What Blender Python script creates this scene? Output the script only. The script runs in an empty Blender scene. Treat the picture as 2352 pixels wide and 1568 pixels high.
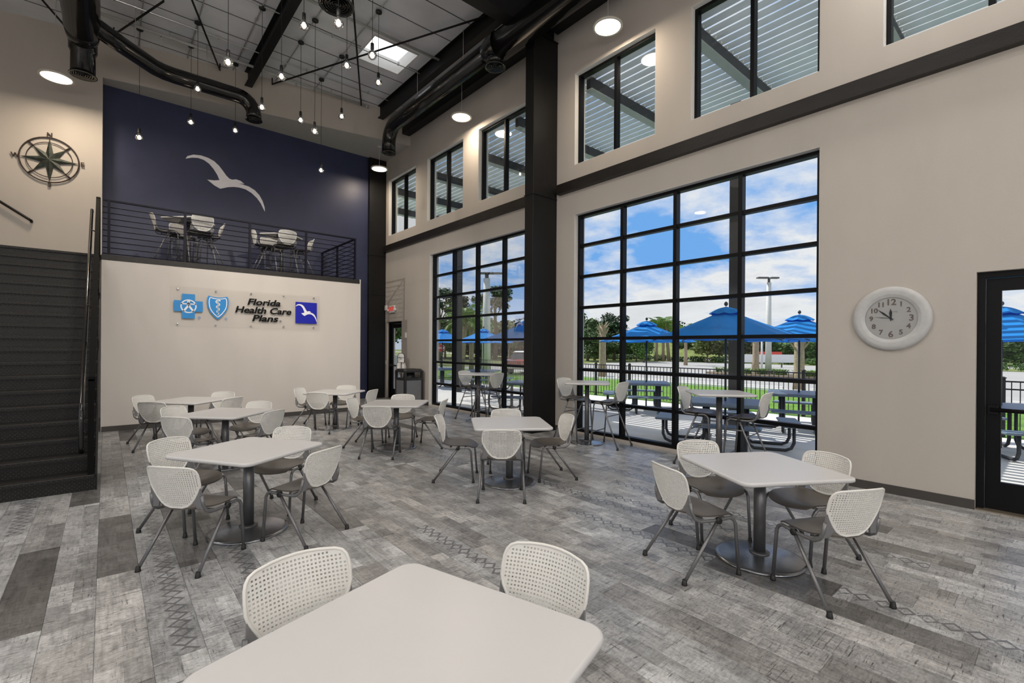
import bpy, math, random
from mathutils import Vector, Matrix
from mathutils.geometry import delaunay_2d_cdt
random.seed(7)
PI = math.pi
S = bpy.context.scene
COL = S.collection
# ------------------------------------------------------------------ camera
cam = bpy.data.cameras.new('camera')
camo = bpy.data.objects.new('camera', cam)
COL.objects.link(camo)
yaw, pitch, roll = math.radians(40.551), math.radians(-0.0909), math.radians(0.39565)
fw = Vector((math.sin(yaw) * math.cos(pitch), math.cos(yaw) * math.cos(pitch), math.sin(pitch)))
rt = Vector((math.cos(yaw), -math.sin(yaw), 0))
up = rt.cross(fw)
r2 = rt * math.cos(roll) + up * math.sin(roll)
u2 = -rt * math.sin(roll) + up * math.cos(roll)
CAM = Vector((0, 0, 1.66))
M = Matrix((r2, u2, -fw)).transposed().to_4x4()
M.translation = CAM
camo.matrix_world = M
cam.sensor_width = 36
cam.lens = 1091.33 / 2352 * 36
cam.shift_y = 14.72 / 2352
cam.clip_end = 600
S.camera = camo
# ------------------------------------------------------------------ colour management
S.view_settings.view_transform = 'Standard'
S.view_settings.look = 'None'
S.view_settings.gamma = 1
S.view_settings.use_curve_mapping = False
S.view_settings.exposure = 0.0
# ------------------------------------------------------------------ world: sky with broken cloud
W = bpy.data.worlds.new('sky'); S.world = W; W.use_nodes = True
nt = W.node_tree; nt.nodes.clear()
def N(t, **k):
    n = nt.nodes.new(t)
    for a, b in k.items(): setattr(n, a, b)
    return n
def L(a, b): nt.links.new(a, b)
tc = N('ShaderNodeTexCoord'); sx = N('ShaderNodeSeparateXYZ'); L(tc.outputs['Generated'], sx.inputs[0])
za = N('ShaderNodeMath', operation='ABSOLUTE'); L(sx.outputs[2], za.inputs[0])
zz = N('ShaderNodeMath', operation='ADD'); L(za.outputs[0], zz.inputs[0]); zz.inputs[1].default_value = 0.22
dx = N('ShaderNodeMath', operation='DIVIDE'); L(sx.outputs[0], dx.inputs[0]); L(zz.outputs[0], dx.inputs[1])
dy = N('ShaderNodeMath', operation='DIVIDE'); L(sx.outputs[1], dy.inputs[0]); L(zz.outputs[0], dy.inputs[1])
cx = N('ShaderNodeCombineXYZ'); L(dx.outputs[0], cx.inputs[0]); L(dy.outputs[0], cx.inputs[1]); cx.inputs[2].default_value = 15.8
n1 = N('ShaderNodeTexNoise'); n1.inputs['Scale'].default_value = 1.25; n1.inputs['Detail'].default_value = 9; n1.inputs['Roughness'].default_value = 0.60; L(cx.outputs[0], n1.inputs['Vector'])
r1 = N('ShaderNodeValToRGB'); r1.color_ramp.elements[0].position = 0.39; r1.color_ramp.elements[0].color = (0.17, 0.42, 0.86, 1)
r1.color_ramp.elements[1].position = 0.53; r1.color_ramp.elements[1].color = (0.86, 0.87, 0.88, 1)
e = r1.color_ramp.elements.new(0.66); e.color = (0.68, 0.70, 0.73, 1)
L(n1.outputs['Fac'], r1.inputs[0])
hz = N('ShaderNodeMapRange'); L(za.outputs[0], hz.inputs[0]); hz.inputs[1].default_value = 0.0; hz.inputs[2].default_value = 0.16; hz.inputs[3].default_value = 0.75; hz.inputs[4].default_value = 0.0
mx = N('ShaderNodeMixRGB'); L(hz.outputs[0], mx.inputs[0]); L(r1.outputs[0], mx.inputs[1]); mx.inputs[2].default_value = (0.80, 0.82, 0.84, 1)
bg = N('ShaderNodeBackground'); L(mx.outputs[0], bg.inputs[0]); bg.inputs[1].default_value = 1.0
wo = N('ShaderNodeOutputWorld'); L(bg.outputs[0], wo.inputs[0])
# ------------------------------------------------------------------ sun
sun = bpy.data.lights.new('sun', 'SUN'); sun.energy = 4.2; sun.angle = math.radians(0.15); sun.color = (1, .96, .9)
suno = bpy.data.objects.new('sun', sun); COL.objects.link(suno)
suno.rotation_euler = Vector((-.12, .62, .78)).to_track_quat('Z', 'Y').to_euler()
LAMP_W = 32      # watts of one disc pendant
BULB_E = 22       # emission of the little globe filaments

# ================================================================== helpers
def tag(o, label=None, cat=None, group=None, kind=None):
    if label: o['label'] = label
    if cat: o['category'] = cat
    if group: o['group'] = group
    if kind: o['kind'] = kind
    return o
def thing(name, label, cat, loc=(0, 0, 0), rz=0, group=None):
    o = bpy.data.objects.new(name, None); COL.objects.link(o)
    o.empty_display_size = .1
    o.location = loc; o.rotation_euler = (0, 0, rz)
    return tag(o, label, cat, group)
def struct(name, loc=(0, 0, 0)):
    o = bpy.data.objects.new(name, None); COL.objects.link(o); o.location = loc; o['kind'] = 'structure'
    return o
def inst(name, me, parent=None, loc=(0, 0, 0), rot=(0, 0, 0), scale=(1, 1, 1)):
    o = bpy.data.objects.new(name, me); COL.objects.link(o); o.parent = parent
    o.location = loc; o.rotation_euler = rot; o.scale = scale
    return o
def copy_tree(o, parent=None, loc=None, rz=None, label=None, group=None):
    c = o.copy(); COL.objects.link(c); c.parent = parent
    if loc is not None: c.location = loc
    if rz is not None: c.rotation_euler = (0, 0, rz)
    if label: c['label'] = label
    if group: c['group'] = group
    for ch in list(o.children): copy_tree(ch, c)
    return c
class MB:
    def __init__(s): s.v = []; s.f = []; s.s = []
    def add(s, vs, fs, sm=False):
        b = len(s.v); s.v += [tuple(v) for v in vs]
        s.f += [tuple(b + i for i in f) for f in fs]; s.s += [sm] * len(fs); return s
    def box(s, a, b):
        x0, y0, z0 = a; x1, y1, z1 = b
        return s.add([(x0,y0,z0),(x1,y0,z0),(x1,y1,z0),(x0,y1,z0),(x0,y0,z1),(x1,y0,z1),(x1,y1,z1),(x0,y1,z1)],
                     [(0,3,2,1),(4,5,6,7),(0,1,5,4),(1,2,6,5),(2,3,7,6),(3,0,4,7)])
    def cbox(s, c, d): return s.box([c[i]-d[i]/2 for i in range(3)], [c[i]+d[i]/2 for i in range(3)])
    def bbox(s, a, b, e):     # box with chamfered vertical + top edges
        x0,y0,z0 = a; x1,y1,z1 = b
        def ring(i, z): return [(x0+i+e,y0+i,z),(x1-i-e,y0+i,z),(x1-i,y0+i+e,z),(x1-i,y1-i-e,z),(x1-i-e,y1-i,z),(x0+i+e,y1-i,z),(x0+i,y1-i-e,z),(x0+i,y0+i+e,z)]
        return s.loft([ring(0, z0), ring(0, z1-e), ring(e*.8, z1)], caps=True, sm=False)
    def loft(s, rings, caps=True, sm=True, closed=True):
        n = len(rings[0]); vs = [p for r in rings for p in r]; fs = []
        for i in range(len(rings)-1):
            for j in range(n if closed else n-1):
                a = i*n+j; b = i*n+(j+1) % n
                fs.append((a, b, b+n, a+n))
        s.add(vs, fs, sm)
        if caps:
            b = len(s.v)-len(vs)
            s.f.append(tuple(b+i for i in range(n))[::-1]); s.s.append(False)
            s.f.append(tuple(b+len(vs)-n+i for i in range(n))); s.s.append(False)
        return s
    def tube(s, pts, r, n=8, caps=True, flat=1.0):
        pts = [Vector(p) for p in pts]; m = len(pts)
        rs = r if isinstance(r, (list, tuple)) else [r]*m
        t0 = (pts[1]-pts[0]).normalized()
        ref = Vector((0, 0, 1)) if abs(t0.z) < .9 else Vector((1, 0, 0))
        u = t0.cross(ref).normalized(); rings = []
        for i in range(m):
            if i == 0: t = pts[1]-pts[0]
            elif i == m-1: t = pts[-1]-pts[-2]
            else: t = (pts[i+1]-pts[i]).normalized()+(pts[i]-pts[i-1]).normalized()
            t.normalize(); u = (u-t*u.dot(t)).normalized(); w = t.cross(u)
            rings.append([tuple(pts[i]+(u*math.cos(2*PI*k/n)+w*math.sin(2*PI*k/n)*flat)*rs[i]) for k in range(n)])
        return s.loft(rings, caps, n > 5)
    def cyl(s, a, b, r, n=12): return s.tube([a, b], r, n)
    def lathe(s, prof, n=24, c=(0, 0, 0), axis='Z', caps=True, sm=True):
        rings = []
        for r, z in prof:
            rg = []
            for k in range(n):
                q = 2*PI*k/n; x = r*math.cos(q); y = r*math.sin(q)
                p = {'Z': (x, y, z), 'X': (z, x, y), 'Y': (y, z, x)}[axis]
                rg.append((p[0]+c[0], p[1]+c[1], p[2]+c[2]))
            rings.append(rg)
        return s.loft(rings, caps, sm)
    def prism(s, poly, h0, h1, fn=None):   # extrude a polygon; fn maps (x, y, h) to a point
        fn = fn or (lambda x, y, h: (x, y, h)); n = len(poly)
        vs = [fn(x, y, h0) for x, y in poly]+[fn(x, y, h1) for x, y in poly]
        return s.add(vs, [tuple(range(n))[::-1], tuple(range(n, 2*n))]+[(i, (i+1) % n, n+(i+1) % n, n+i) for i in range(n)])
    def mesh(s, name, mat):
        me = bpy.data.meshes.new(name); me.from_pydata(s.v, [], s.f); me.update()
        for p, sm in zip(me.polygons, s.s): p.use_smooth = sm
        for m in (mat if isinstance(mat, (list, tuple)) else [mat]): me.materials.append(m)
        return me
    def build(s, name, mat, parent=None, loc=(0, 0, 0), rz=0):
        return inst(name, s.mesh(name, mat), parent, loc, (0, 0, rz))
def ngon_tri_prism(poly, h0, h1, fn):
    # concave-safe extrusion through a constrained triangulation
    mb = MB(); n = len(poly)
    r = delaunay_2d_cdt([Vector(p) for p in poly], [], [list(range(n))], 1, 1e-6)
    V = [tuple(v) for v in r[0]]; m = len(V)
    mb.add([fn(x, y, h0) for x, y in V]+[fn(x, y, h1) for x, y in V],
           [tuple(f)[::-1] for f in r[2]]+[tuple(i+m for i in f) for f in r[2]])
    mb.add([fn(x, y, h0) for x, y in poly]+[fn(x, y, h1) for x, y in poly], [(i, (i+1) % n, n+(i+1) % n, n+i) for i in range(n)])
    return mb
def arc(c, a, b, ang0, ang1, n):  # points c + a cos + b sin
    return [tuple(Vector(c)+Vector(a)*math.cos(ang0+(ang1-ang0)*i/n)+Vector(b)*math.sin(ang0+(ang1-ang0)*i/n)) for i in range(n+1)]
def text_mesh(body, size, mat, extrude=.004, shear=0, offset=0, align='CENTER', name='lettering', space=1.0, line=1.0):
    cu = bpy.data.curves.new(name, 'FONT'); cu.body = body; cu.size = size; cu.extrude = extrude; cu.shear = shear; cu.offset = offset
    cu.align_x = align; cu.align_y = 'CENTER'; cu.space_character = space; cu.space_line = line; cu.resolution_u = 3
    ob = bpy.data.objects.new(name, cu); COL.objects.link(ob)
    dg = bpy.context.evaluated_depsgraph_get()
    me = bpy.data.meshes.new_from_object(ob.evaluated_get(dg)); me.name = name
    bpy.data.objects.remove(ob); bpy.data.curves.remove(cu)
    me.materials.clear(); me.materials.append(mat)
    return me

# ================================================================== materials
MT = {}
def mat(name, col, rough=.5, metal=0, var=.0, vscale=8, bump=0, bscale=60, spec=.5, stretch=(1, 1, 1), trans=0, col2=None, coat=0, random_obj=0):
    m = bpy.data.materials.new(name); m.use_nodes = True; t = m.node_tree; p = t.nodes['Principled BSDF']
    p.inputs['Base Color'].default_value = (*col, 1); p.inputs['Roughness'].default_value = rough; p.inputs['Metallic'].default_value = metal
    p.inputs['Specular IOR Level'].default_value = spec
    if coat: p.inputs['Coat Weight'].default_value = coat
    if var or bump or col2:
        tc = t.nodes.new('ShaderNodeTexCoord'); mp = t.nodes.new('ShaderNodeMapping'); mp.inputs['Scale'].default_value = stretch
        t.links.new(tc.outputs['Object'], mp.inputs[0])
    if var or col2:
        n = t.nodes.new('ShaderNodeTexNoise'); n.inputs['Scale'].default_value = vscale; n.inputs['Detail'].default_value = 5
        t.links.new(mp.outputs[0], n.inputs['Vector'])
        r = t.nodes.new('ShaderNodeValToRGB'); r.color_ramp.elements[0].position = .3; r.color_ramp.elements[1].position = .7
        c2 = col2 or tuple(min(1, c*(1+var)) for c in col)
        r.color_ramp.elements[0].color = (*(tuple(c*(1-var) for c in col)), 1); r.color_ramp.elements[1].color = (*c2, 1)
        t.links.new(n.outputs['Fac'], r.inputs[0])
        if random_obj:
            oi = t.nodes.new('ShaderNodeObjectInfo'); hs = t.nodes.new('ShaderNodeHueSaturation')
            mr = t.nodes.new('ShaderNodeMapRange'); t.links.new(oi.outputs['Random'], mr.inputs[0]); mr.inputs[3].default_value = 1-random_obj; mr.inputs[4].default_value = 1+random_obj
            t.links.new(mr.outputs[0], hs.inputs['Value']); t.links.new(r.outputs[0], hs.inputs['Color']); t.links.new(hs.outputs[0], p.inputs['Base Color'])
        else: t.links.new(r.outputs[0], p.inputs['Base Color'])
    if bump:
        n2 = t.nodes.new('ShaderNodeTexNoise'); n2.inputs['Scale'].default_value = bscale; n2.inputs['Detail'].default_value = 4
        t.links.new(mp.outputs[0], n2.inputs['Vector'])
        b = t.nodes.new('ShaderNodeBump'); b.inputs['Strength'].default_value = bump; b.inputs['Distance'].default_value = .01
        t.links.new(n2.outputs['Fac'], b.inputs['Height']); t.links.new(b.outputs[0], p.inputs['Normal'])
    MT[name] = m
    return m
mat('wall_beige', (.50, .460, .416), .75, var=.03, vscale=2, bump=.12, bscale=180, stretch=(1, 1, .25))
mat('wall_pale', (.57, .53, .49), .75, var=.03, vscale=2, bump=.10, bscale=180, stretch=(1, 1, .25))
mat('reveal_white', (.66, .65, .62), .7, var=.02, bump=.05)
mat('wall_navy', (.030, .038, .090), .42, var=.10, vscale=3, bump=.12, bscale=160)
mat('soffit', (.42, .41, .39), .8, var=.03)
mat('black_steel', (.007, .0067, .0067), .5, spec=.3, var=.15, vscale=5, bump=.05, bscale=90)
mat('trim_brown', (.014, .0115, .0105), .38, spec=.35, var=.25, vscale=14, bump=.35, bscale=120, stretch=(1, .3, 1))
mat('frame_black', (.004, .004, .005), .4, var=.1, spec=.18)
mat('rail_matt', (.004, .004, .004), .75, var=.1, spec=.12)
mat('rail_navy', (.003, .003, .010), .5, var=.1, spec=.2)
mat('baseboard', (.055, .05, .046), .5, var=.06)
mat('ceiling_deck', (.70, .72, .76), .6, var=.10, vscale=1.3, bump=.5, bscale=3.2)
mat('seam', (.11, .11, .11), .7)
mat('duct_black', (.010, .010, .010), .16, var=.1, spec=.6)
mat('pipe_white', (.42, .42, .41), .5, var=.05)
mat('chair_white', (.76, .75, .715), .42, var=.015, vscale=5)
mat('seat_taupe', (.105, .092, .08), .38, var=.08, vscale=10, bump=.08, bscale=400)
mat('tube_grey', (.20, .20, .205), .36, metal=.55, var=.05)
mat('bracket_grey', (.19, .19, .195), .5, var=.05)
mat('rubber_black', (.012, .012, .012), .55, var=.1)
mat('laminate_white', (.60, .595, .595), .32, var=.012, vscale=3, bump=.03, bscale=300)
mat('post_grey', (.15, .15, .155), .38, metal=.7, var=.06)
mat('base_steel', (.34, .35, .37), .22, metal=.9, var=.12, vscale=5, bump=.10, bscale=120)
mat('acrylic_edge', (.75, .74, .72), .2)
mat('logo_blue', (.010, .235, .60), .35, var=.02)
mat('logo_navy', (.006, .012, .36), .3, var=.02)
mat('logo_white', (.82, .82, .84), .4, var=.02)
mat('bird_white', (.80, .80, .86), .45, var=.03, vscale=30)
mat('letter_black', (.004, .004, .004), .6, var=.1, spec=.15)
mat('chrome', (.75, .75, .76), .15, metal=1, var=.02)
mat('verdigris', (.040, .048, .040), .5, metal=.4, var=.5, vscale=12, bump=.2, bscale=40)
mat('rust_ring', (.050, .034, .026), .55, metal=.4, var=.4, vscale=20)
mat('clock_frame', (.50, .50, .50), .5, var=.06, vscale=14, bump=.15, bscale=40)
mat('clock_face', (.55, .545, .53), .55, var=.02)
mat('clock_numeral', (.16, .12, .095), .55, var=.3, vscale=20)
mat('plastic_white', (.70, .70, .68), .45, var=.02)
mat('exit_red', (.75, .05, .04), .5, var=.03)
mat('bin_dark', (.022, .022, .023), .45, var=.1)
mat('bin_panel', (.15, .155, .165), .55, var=.35, vscale=220)
mat('bag_plastic', (.60, .60, .60), .4, var=.08, bump=.4, bscale=25)
mat('socket_black', (.012, .012, .012), .5, var=.1)
mat('cord_white', (.48, .47, .45), .6, var=.03)
mat('lamp_rim', (.62, .58, .52), .5, var=.03)
mat('concrete', (.74, .725, .69), .85, var=.06, vscale=1.2, bump=.15, bscale=50)
mat('asphalt', (.40, .39, .375), .9, var=.07, vscale=.5, bump=.2, bscale=30)
mat('road', (.48, .47, .45), .9, var=.05, vscale=.4)
mat('lawn', (.085, .21, .012), .9, var=.25, vscale=3.5, bump=.7, bscale=25, col2=(.17, .36, .03))
mat('verge', (.17, .21, .05), .9, var=.25, vscale=.8, bump=.5, bscale=12)
mat('leaf_dark', (.020, .055, .010), .6, var=.35, vscale=1.5, random_obj=.35)
mat('leaf_mid', (.050, .12, .015), .6, var=.4, vscale=1.5, random_obj=.3)
mat('leaf_olive', (.085, .11, .022), .6, var=.35, vscale=1.5, random_obj=.25)
mat('leaf_palm', (.12, .24, .018), .5, var=.35, vscale=2, random_obj=.2)
mat('bark', (.19, .145, .10), .85, var=.3, vscale=6, bump=.6, bscale=25)
mat('bark_palm', (.34, .265, .18), .85, var=.3, vscale=9, bump=.7, bscale=18, stretch=(1, 1, 3))
mat('umbrella_blue', (.006, .34, .85), .75, var=.05, vscale=4)
mat('picnic_blue', (.18, .24, .31), .45, var=.08, vscale=6)
mat('picnic_tube', (.035, .038, .045), .4, var=.1)
mat('fence_black', (.010, .010, .011), .45, var=.1)
mat('slat_grey', (.80, .82, .82), .5, metal=.0, var=.05, vscale=3)
mat('perg_dark', (.042, .04, .04), .5, var=.1)
mat('flange_pale', (.42, .43, .40), .5, var=.05)
mat('stop_white', (.82, .80, .77), .8, var=.05)
mat('stop_yellow', (.70, .52, .08), .8, var=.1)
mat('pole_pale', (.62, .62, .59), .6, var=.05)
mat('fixture_grey', (.10, .10, .10), .5, var=.1)
mat('car_red', (.45, .03, .02), .25, var=.05, coat=.6)
mat('car_glass', (.02, .02, .025), .1, spec=.8)
mat('car_white', (.75, .75, .74), .35, var=.03)
mat('sign_white', (.78, .77, .76), .5, var=.03)
mat('sign_red', (.65, .06, .04), .5, var=.03)
mat('dark_clad', (.045, .047, .052), .6, var=.1)
mat('white_wall', (.66, .68, .68), .7, var=.03)
mat('threshold', (.30, .25, .19), .4, metal=.7, var=.1)
def emis(name, col, s):
    m = bpy.data.materials.new(name); m.use_nodes = True; t = m.node_tree; t.nodes.clear()
    e = t.nodes.new('ShaderNodeEmission'); e.inputs[0].default_value = (*col, 1); e.inputs[1].default_value = s
    o = t.nodes.new('ShaderNodeOutputMaterial'); t.links.new(e.outputs[0], o.inputs[0]); MT[name] = m
emis('lamp_glow', (1, .86, .68), 10)
emis('filament', (1, .80, .58), BULB_E)
emis('exit_glow', (.9, .06, .05), .6)
def glass(name, tint=(1, 1, 1), ior=1.45, rough=0, boost=1.0, haze=0):
    m = bpy.data.materials.new(name); m.use_nodes = True; t = m.node_tree; t.nodes.clear()
    f = t.nodes.new('ShaderNodeFresnel'); f.inputs[0].default_value = ior
    tr = t.nodes.new('ShaderNodeBsdfTransparent'); tr.inputs[0].default_value = (*tint, 1)
    g = t.nodes.new('ShaderNodeBsdfGlossy'); g.inputs['Roughness'].default_value = rough
    ml = t.nodes.new('ShaderNodeMath'); ml.operation = 'MULTIPLY'; ml.inputs[1].default_value = boost; t.links.new(f.outputs[0], ml.inputs[0])
    mx = t.nodes.new('ShaderNodeMixShader'); t.links.new(ml.outputs[0], mx.inputs[0]); t.links.new(tr.outputs[0], mx.inputs[1]); t.links.new(g.outputs[0], mx.inputs[2])
    last = mx.outputs[0]
    if haze:
        d = t.nodes.new('ShaderNodeBsdfDiffuse'); d.inputs[0].default_value = (.7, .7, .68, 1)
        m2 = t.nodes.new('ShaderNodeMixShader'); m2.inputs[0].default_value = haze; t.links.new(last, m2.inputs[1]); t.links.new(d.outputs[0], m2.inputs[2]); last = m2.outputs[0]
    o = t.nodes.new('ShaderNodeOutputMaterial'); t.links.new(last, o.inputs[0]); MT[name] = m
glass('glass', (.985, .99, .99), 1.35, boost=.32)
glass('bulb_glass', (.97, .96, .94), 1.5, boost=2.2, haze=.06)
glass('clock_glass', (.98, .98, .98), 1.4, boost=.7)
glass('acrylic', (.995, .993, .99), 1.35, boost=.3, haze=.02)
# skylight dome: milky acrylic that scatters the daylight
m = bpy.data.materials.new('dome'); m.use_nodes = True; t = m.node_tree; t.nodes.clear()
a_ = t.nodes.new('ShaderNodeBsdfTranslucent'); a_.inputs[0].default_value = (.95, .95, .95, 1)
b_ = t.nodes.new('ShaderNodeBsdfTransparent'); b_.inputs[0].default_value = (.95, .95, .95, 1)
c_ = t.nodes.new('ShaderNodeMixShader'); c_.inputs[0].default_value = .35; t.links.new(a_.outputs[0], c_.inputs[1]); t.links.new(b_.outputs[0], c_.inputs[2])
o_ = t.nodes.new('ShaderNodeOutputMaterial'); t.links.new(c_.outputs[0], o_.inputs[0]); MT['dome'] = m
# canvas umbrella: lets some light through
t = MT['umbrella_blue'].node_tree; p = t.nodes['Principled BSDF']
tl = t.nodes.new('ShaderNodeBsdfTranslucent'); tl.inputs[0].default_value = (.006, .26, .90, 1)
ms = t.nodes.new('ShaderNodeMixShader'); ms.inputs[0].default_value = .35
t.links.new(p.outputs[0], ms.inputs[1]); t.links.new(tl.outputs[0], ms.inputs[2]); t.links.new(ms.outputs[0], t.nodes['Material Output'].inputs[0])

def plank_material():
    m = bpy.data.materials.new('vinyl_plank'); m.use_nodes = True; t = m.node_tree; p = t.nodes['Principled BSDF']
    def n(ty, **k):
        x = t.nodes.new(ty)
        for a, b in k.items(): setattr(x, a, b)
        return x
    l = t.links.new
    tc = n('ShaderNodeTexCoord'); oi = n('ShaderNodeObjectInfo')
    off = n('ShaderNodeVectorMath', operation='SCALE'); off.inputs[0].default_value = (37, 91, 13); l(oi.outputs['Random'], off.inputs['Scale'])
    ad = n('ShaderNodeVectorMath', operation='ADD'); l(tc.outputs['Object'], ad.inputs[0]); l(off.outputs[0], ad.inputs[1])
    def noise(sc, stretch, det=6, rough=.6):
        mp = n('ShaderNodeMapping'); mp.inputs['Scale'].default_value = stretch; l(ad.outputs[0], mp.inputs[0])
        q = n('ShaderNodeTexNoise'); q.inputs['Scale'].default_value = sc; q.inputs['Detail'].default_value = det; q.inputs['Roughness'].default_value = rough; l(mp.outputs[0], q.inputs['Vector']); return q.outputs['Fac']
    def ramp(fac, stops):
        r = n('ShaderNodeValToRGB'); els = r.color_ramp.elements
        while len(els) < len(stops): els.new(.5)
        for e_, (ps, c) in zip(els, stops): e_.position = ps; e_.color = (c, c, c, 1)
        l(fac, r.inputs[0]); return r.outputs[0]
    def mul2(a, b):
        x = n('ShaderNodeMixRGB', blend_type='MULTIPLY'); x.inputs[0].default_value = 1; l(a, x.inputs[1]); l(b, x.inputs[2]); return x.outputs[0]
    def mth(op, a, b=None, c=None):
        x = n('ShaderNodeMath', operation=op)
        for i, q in enumerate((a, b, c)):
            if q is None: continue
            if isinstance(q, (int, float)): x.inputs[i].default_value = q
            else: l(q, x.inputs[i])
        return x.outputs[0]
    # block patches inside the plank: printed reclaimed-wood pieces of different tone
    sx = n('ShaderNodeSeparateXYZ'); l(ad.outputs[0], sx.inputs[0])
    so = n('ShaderNodeSeparateXYZ'); l(tc.outputs['Object'], so.inputs[0])
    cxx = mth('FLOOR', mth('MULTIPLY', so.outputs[0], 8.52)); wn0 = n('ShaderNodeTexWhiteNoise', noise_dimensions='1D'); l(mth('ADD', cxx, mth('MULTIPLY', oi.outputs['Random'], 57)), wn0.inputs['W'])
    cyy = mth('FLOOR', mth('MULTIPLY', mth('ADD', so.outputs[1], wn0.outputs['Value']), mth('ADD', 2.0, mth('MULTIPLY', wn0.outputs['Value'], 4.0))))
    cmb = n('ShaderNodeCombineXYZ'); l(cxx, cmb.inputs[0]); l(cyy, cmb.inputs[1]); l(mth('MULTIPLY', oi.outputs['Random'], 91), cmb.inputs[2])
    wn = n('ShaderNodeTexWhiteNoise', noise_dimensions='3D'); l(cmb.outputs[0], wn.inputs['Vector'])
    base = ramp(oi.outputs['Random'], [(0, .11), (.07, .20), (.2, .41), (.45, .31), (.7, .46), (.9, .35), (1, .27)])
    blk = ramp(wn.outputs['Value'], [(0, .66), (.3, .95), (.55, 1.0), (.8, 1.28), (.92, 1.0), (1, .72)])
    grain = ramp(noise(7, (7, .7, 1), 8), [(.25, .62), (.5, 1.0), (.75, 1.18)])
    stain = mul2(ramp(noise(7.0, (1.0, 1, 1), 9, .72), [(.28, .55), (.5, 1.0), (.72, 1.30)]), ramp(noise(34, (1, 2.2, 1), 5, .7), [(.30, .62), (.55, 1.05), (.75, 1.2)]))
    scr = mul2(ramp(noise(15, (.55, 4.6, 1), 6, .75), [(.35, .20), (.42, 1.0), (1, 1.0)]), ramp(noise(12, (4.6, .5, 1), 6, .72), [(.33, .35), (.41, 1.0), (1, 1.0)]))
    # thin drafted lines
    br = n('ShaderNodeTexBrick'); br.inputs['Scale'].default_value = 5.5; br.inputs['Mortar Size'].default_value = .012; br.inputs['Color1'].default_value = (1, 1, 1, 1); br.inputs['Color2'].default_value = (1, 1, 1, 1); br.inputs['Mortar'].default_value = (.5, .5, .5, 1)
    l(ad.outputs[0], br.inputs['Vector'])
    lm = ramp(noise(2.2, (1, 1, 1), 2), [(.56, 0), (.64, 1)])
    lmix = n('ShaderNodeMixRGB'); l(lm, lmix.inputs[0]); lmix.inputs[1].default_value = (1, 1, 1, 1); l(br.outputs[0], lmix.inputs[2])
    # diamond border on some planks
    dxx = mth('ABSOLUTE', mth('SUBTRACT', mth('FRACT', mth('MULTIPLY', so.outputs[1], 9.0)), .5))
    dyy = mth('ABSOLUTE', mth('MULTIPLY', mth('SUBTRACT', so.outputs[0], .03), 8.0))
    dsum = mth('ADD', dxx, dyy)
    ring = mth('MULTIPLY', mth('GREATER_THAN', dsum, .32), mth('LESS_THAN', dsum, .52))
    inside = mth('LESS_THAN', dyy, .55)
    dm = mth('MULTIPLY', ring, inside)
    sel = mth('GREATER_THAN', oi.outputs['Random'], .86)
    wear = ramp(noise(9, (1, 1, 1), 4), [(.30, .25), (.45, 1)])
    dmk = mth('MULTIPLY', mth('MULTIPLY', dm, sel), wear)
    def mul(a, b):
        x = n('ShaderNodeMixRGB', blend_type='MULTIPLY'); x.inputs[0].default_value = 1; l(a, x.inputs[1]); l(b, x.inputs[2]); return x.outputs[0]
    c = mul(mul(mul(mul(base, blk), mul(grain, stain)), scr), lmix.outputs[0])
    dk = n('ShaderNodeMixRGB'); l(mth('MULTIPLY', dmk, .85), dk.inputs[0]); l(c, dk.inputs[1]); dk.inputs[2].default_value = (.10, .10, .105, 1)
    tint = n('ShaderNodeMixRGB', blend_type='MULTIPLY'); tint.inputs[0].default_value = 1; l(dk.outputs[0], tint.inputs[1])
    tr_ = n('ShaderNodeValToRGB'); tr_.color_ramp.elements[0].color = (1.0, .975, .945, 1); tr_.color_ramp.elements[1].color = (.955, .98, 1.0, 1); l(oi.outputs['Random'], tr_.inputs[0]); l(tr_.outputs[0], tint.inputs[2])
    l(tint.outputs[0], p.inputs['Base Color'])
    rr = n('ShaderNodeMapRange'); l(noise(5, (1, 1, 1), 4), rr.inputs[0]); rr.inputs[3].default_value = .26; rr.inputs[4].default_value = .40; l(rr.outputs[0], p.inputs['Roughness'])
    b = n('ShaderNodeBump'); b.inputs['Strength'].default_value = .12; b.inputs['Distance'].default_value = .002; l(grain, b.inputs['Height']); l(b.outputs[0], p.inputs['Normal'])
    p.inputs['Specular IOR Level'].default_value = .45
    MT['plank'] = m
plank_material()
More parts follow.
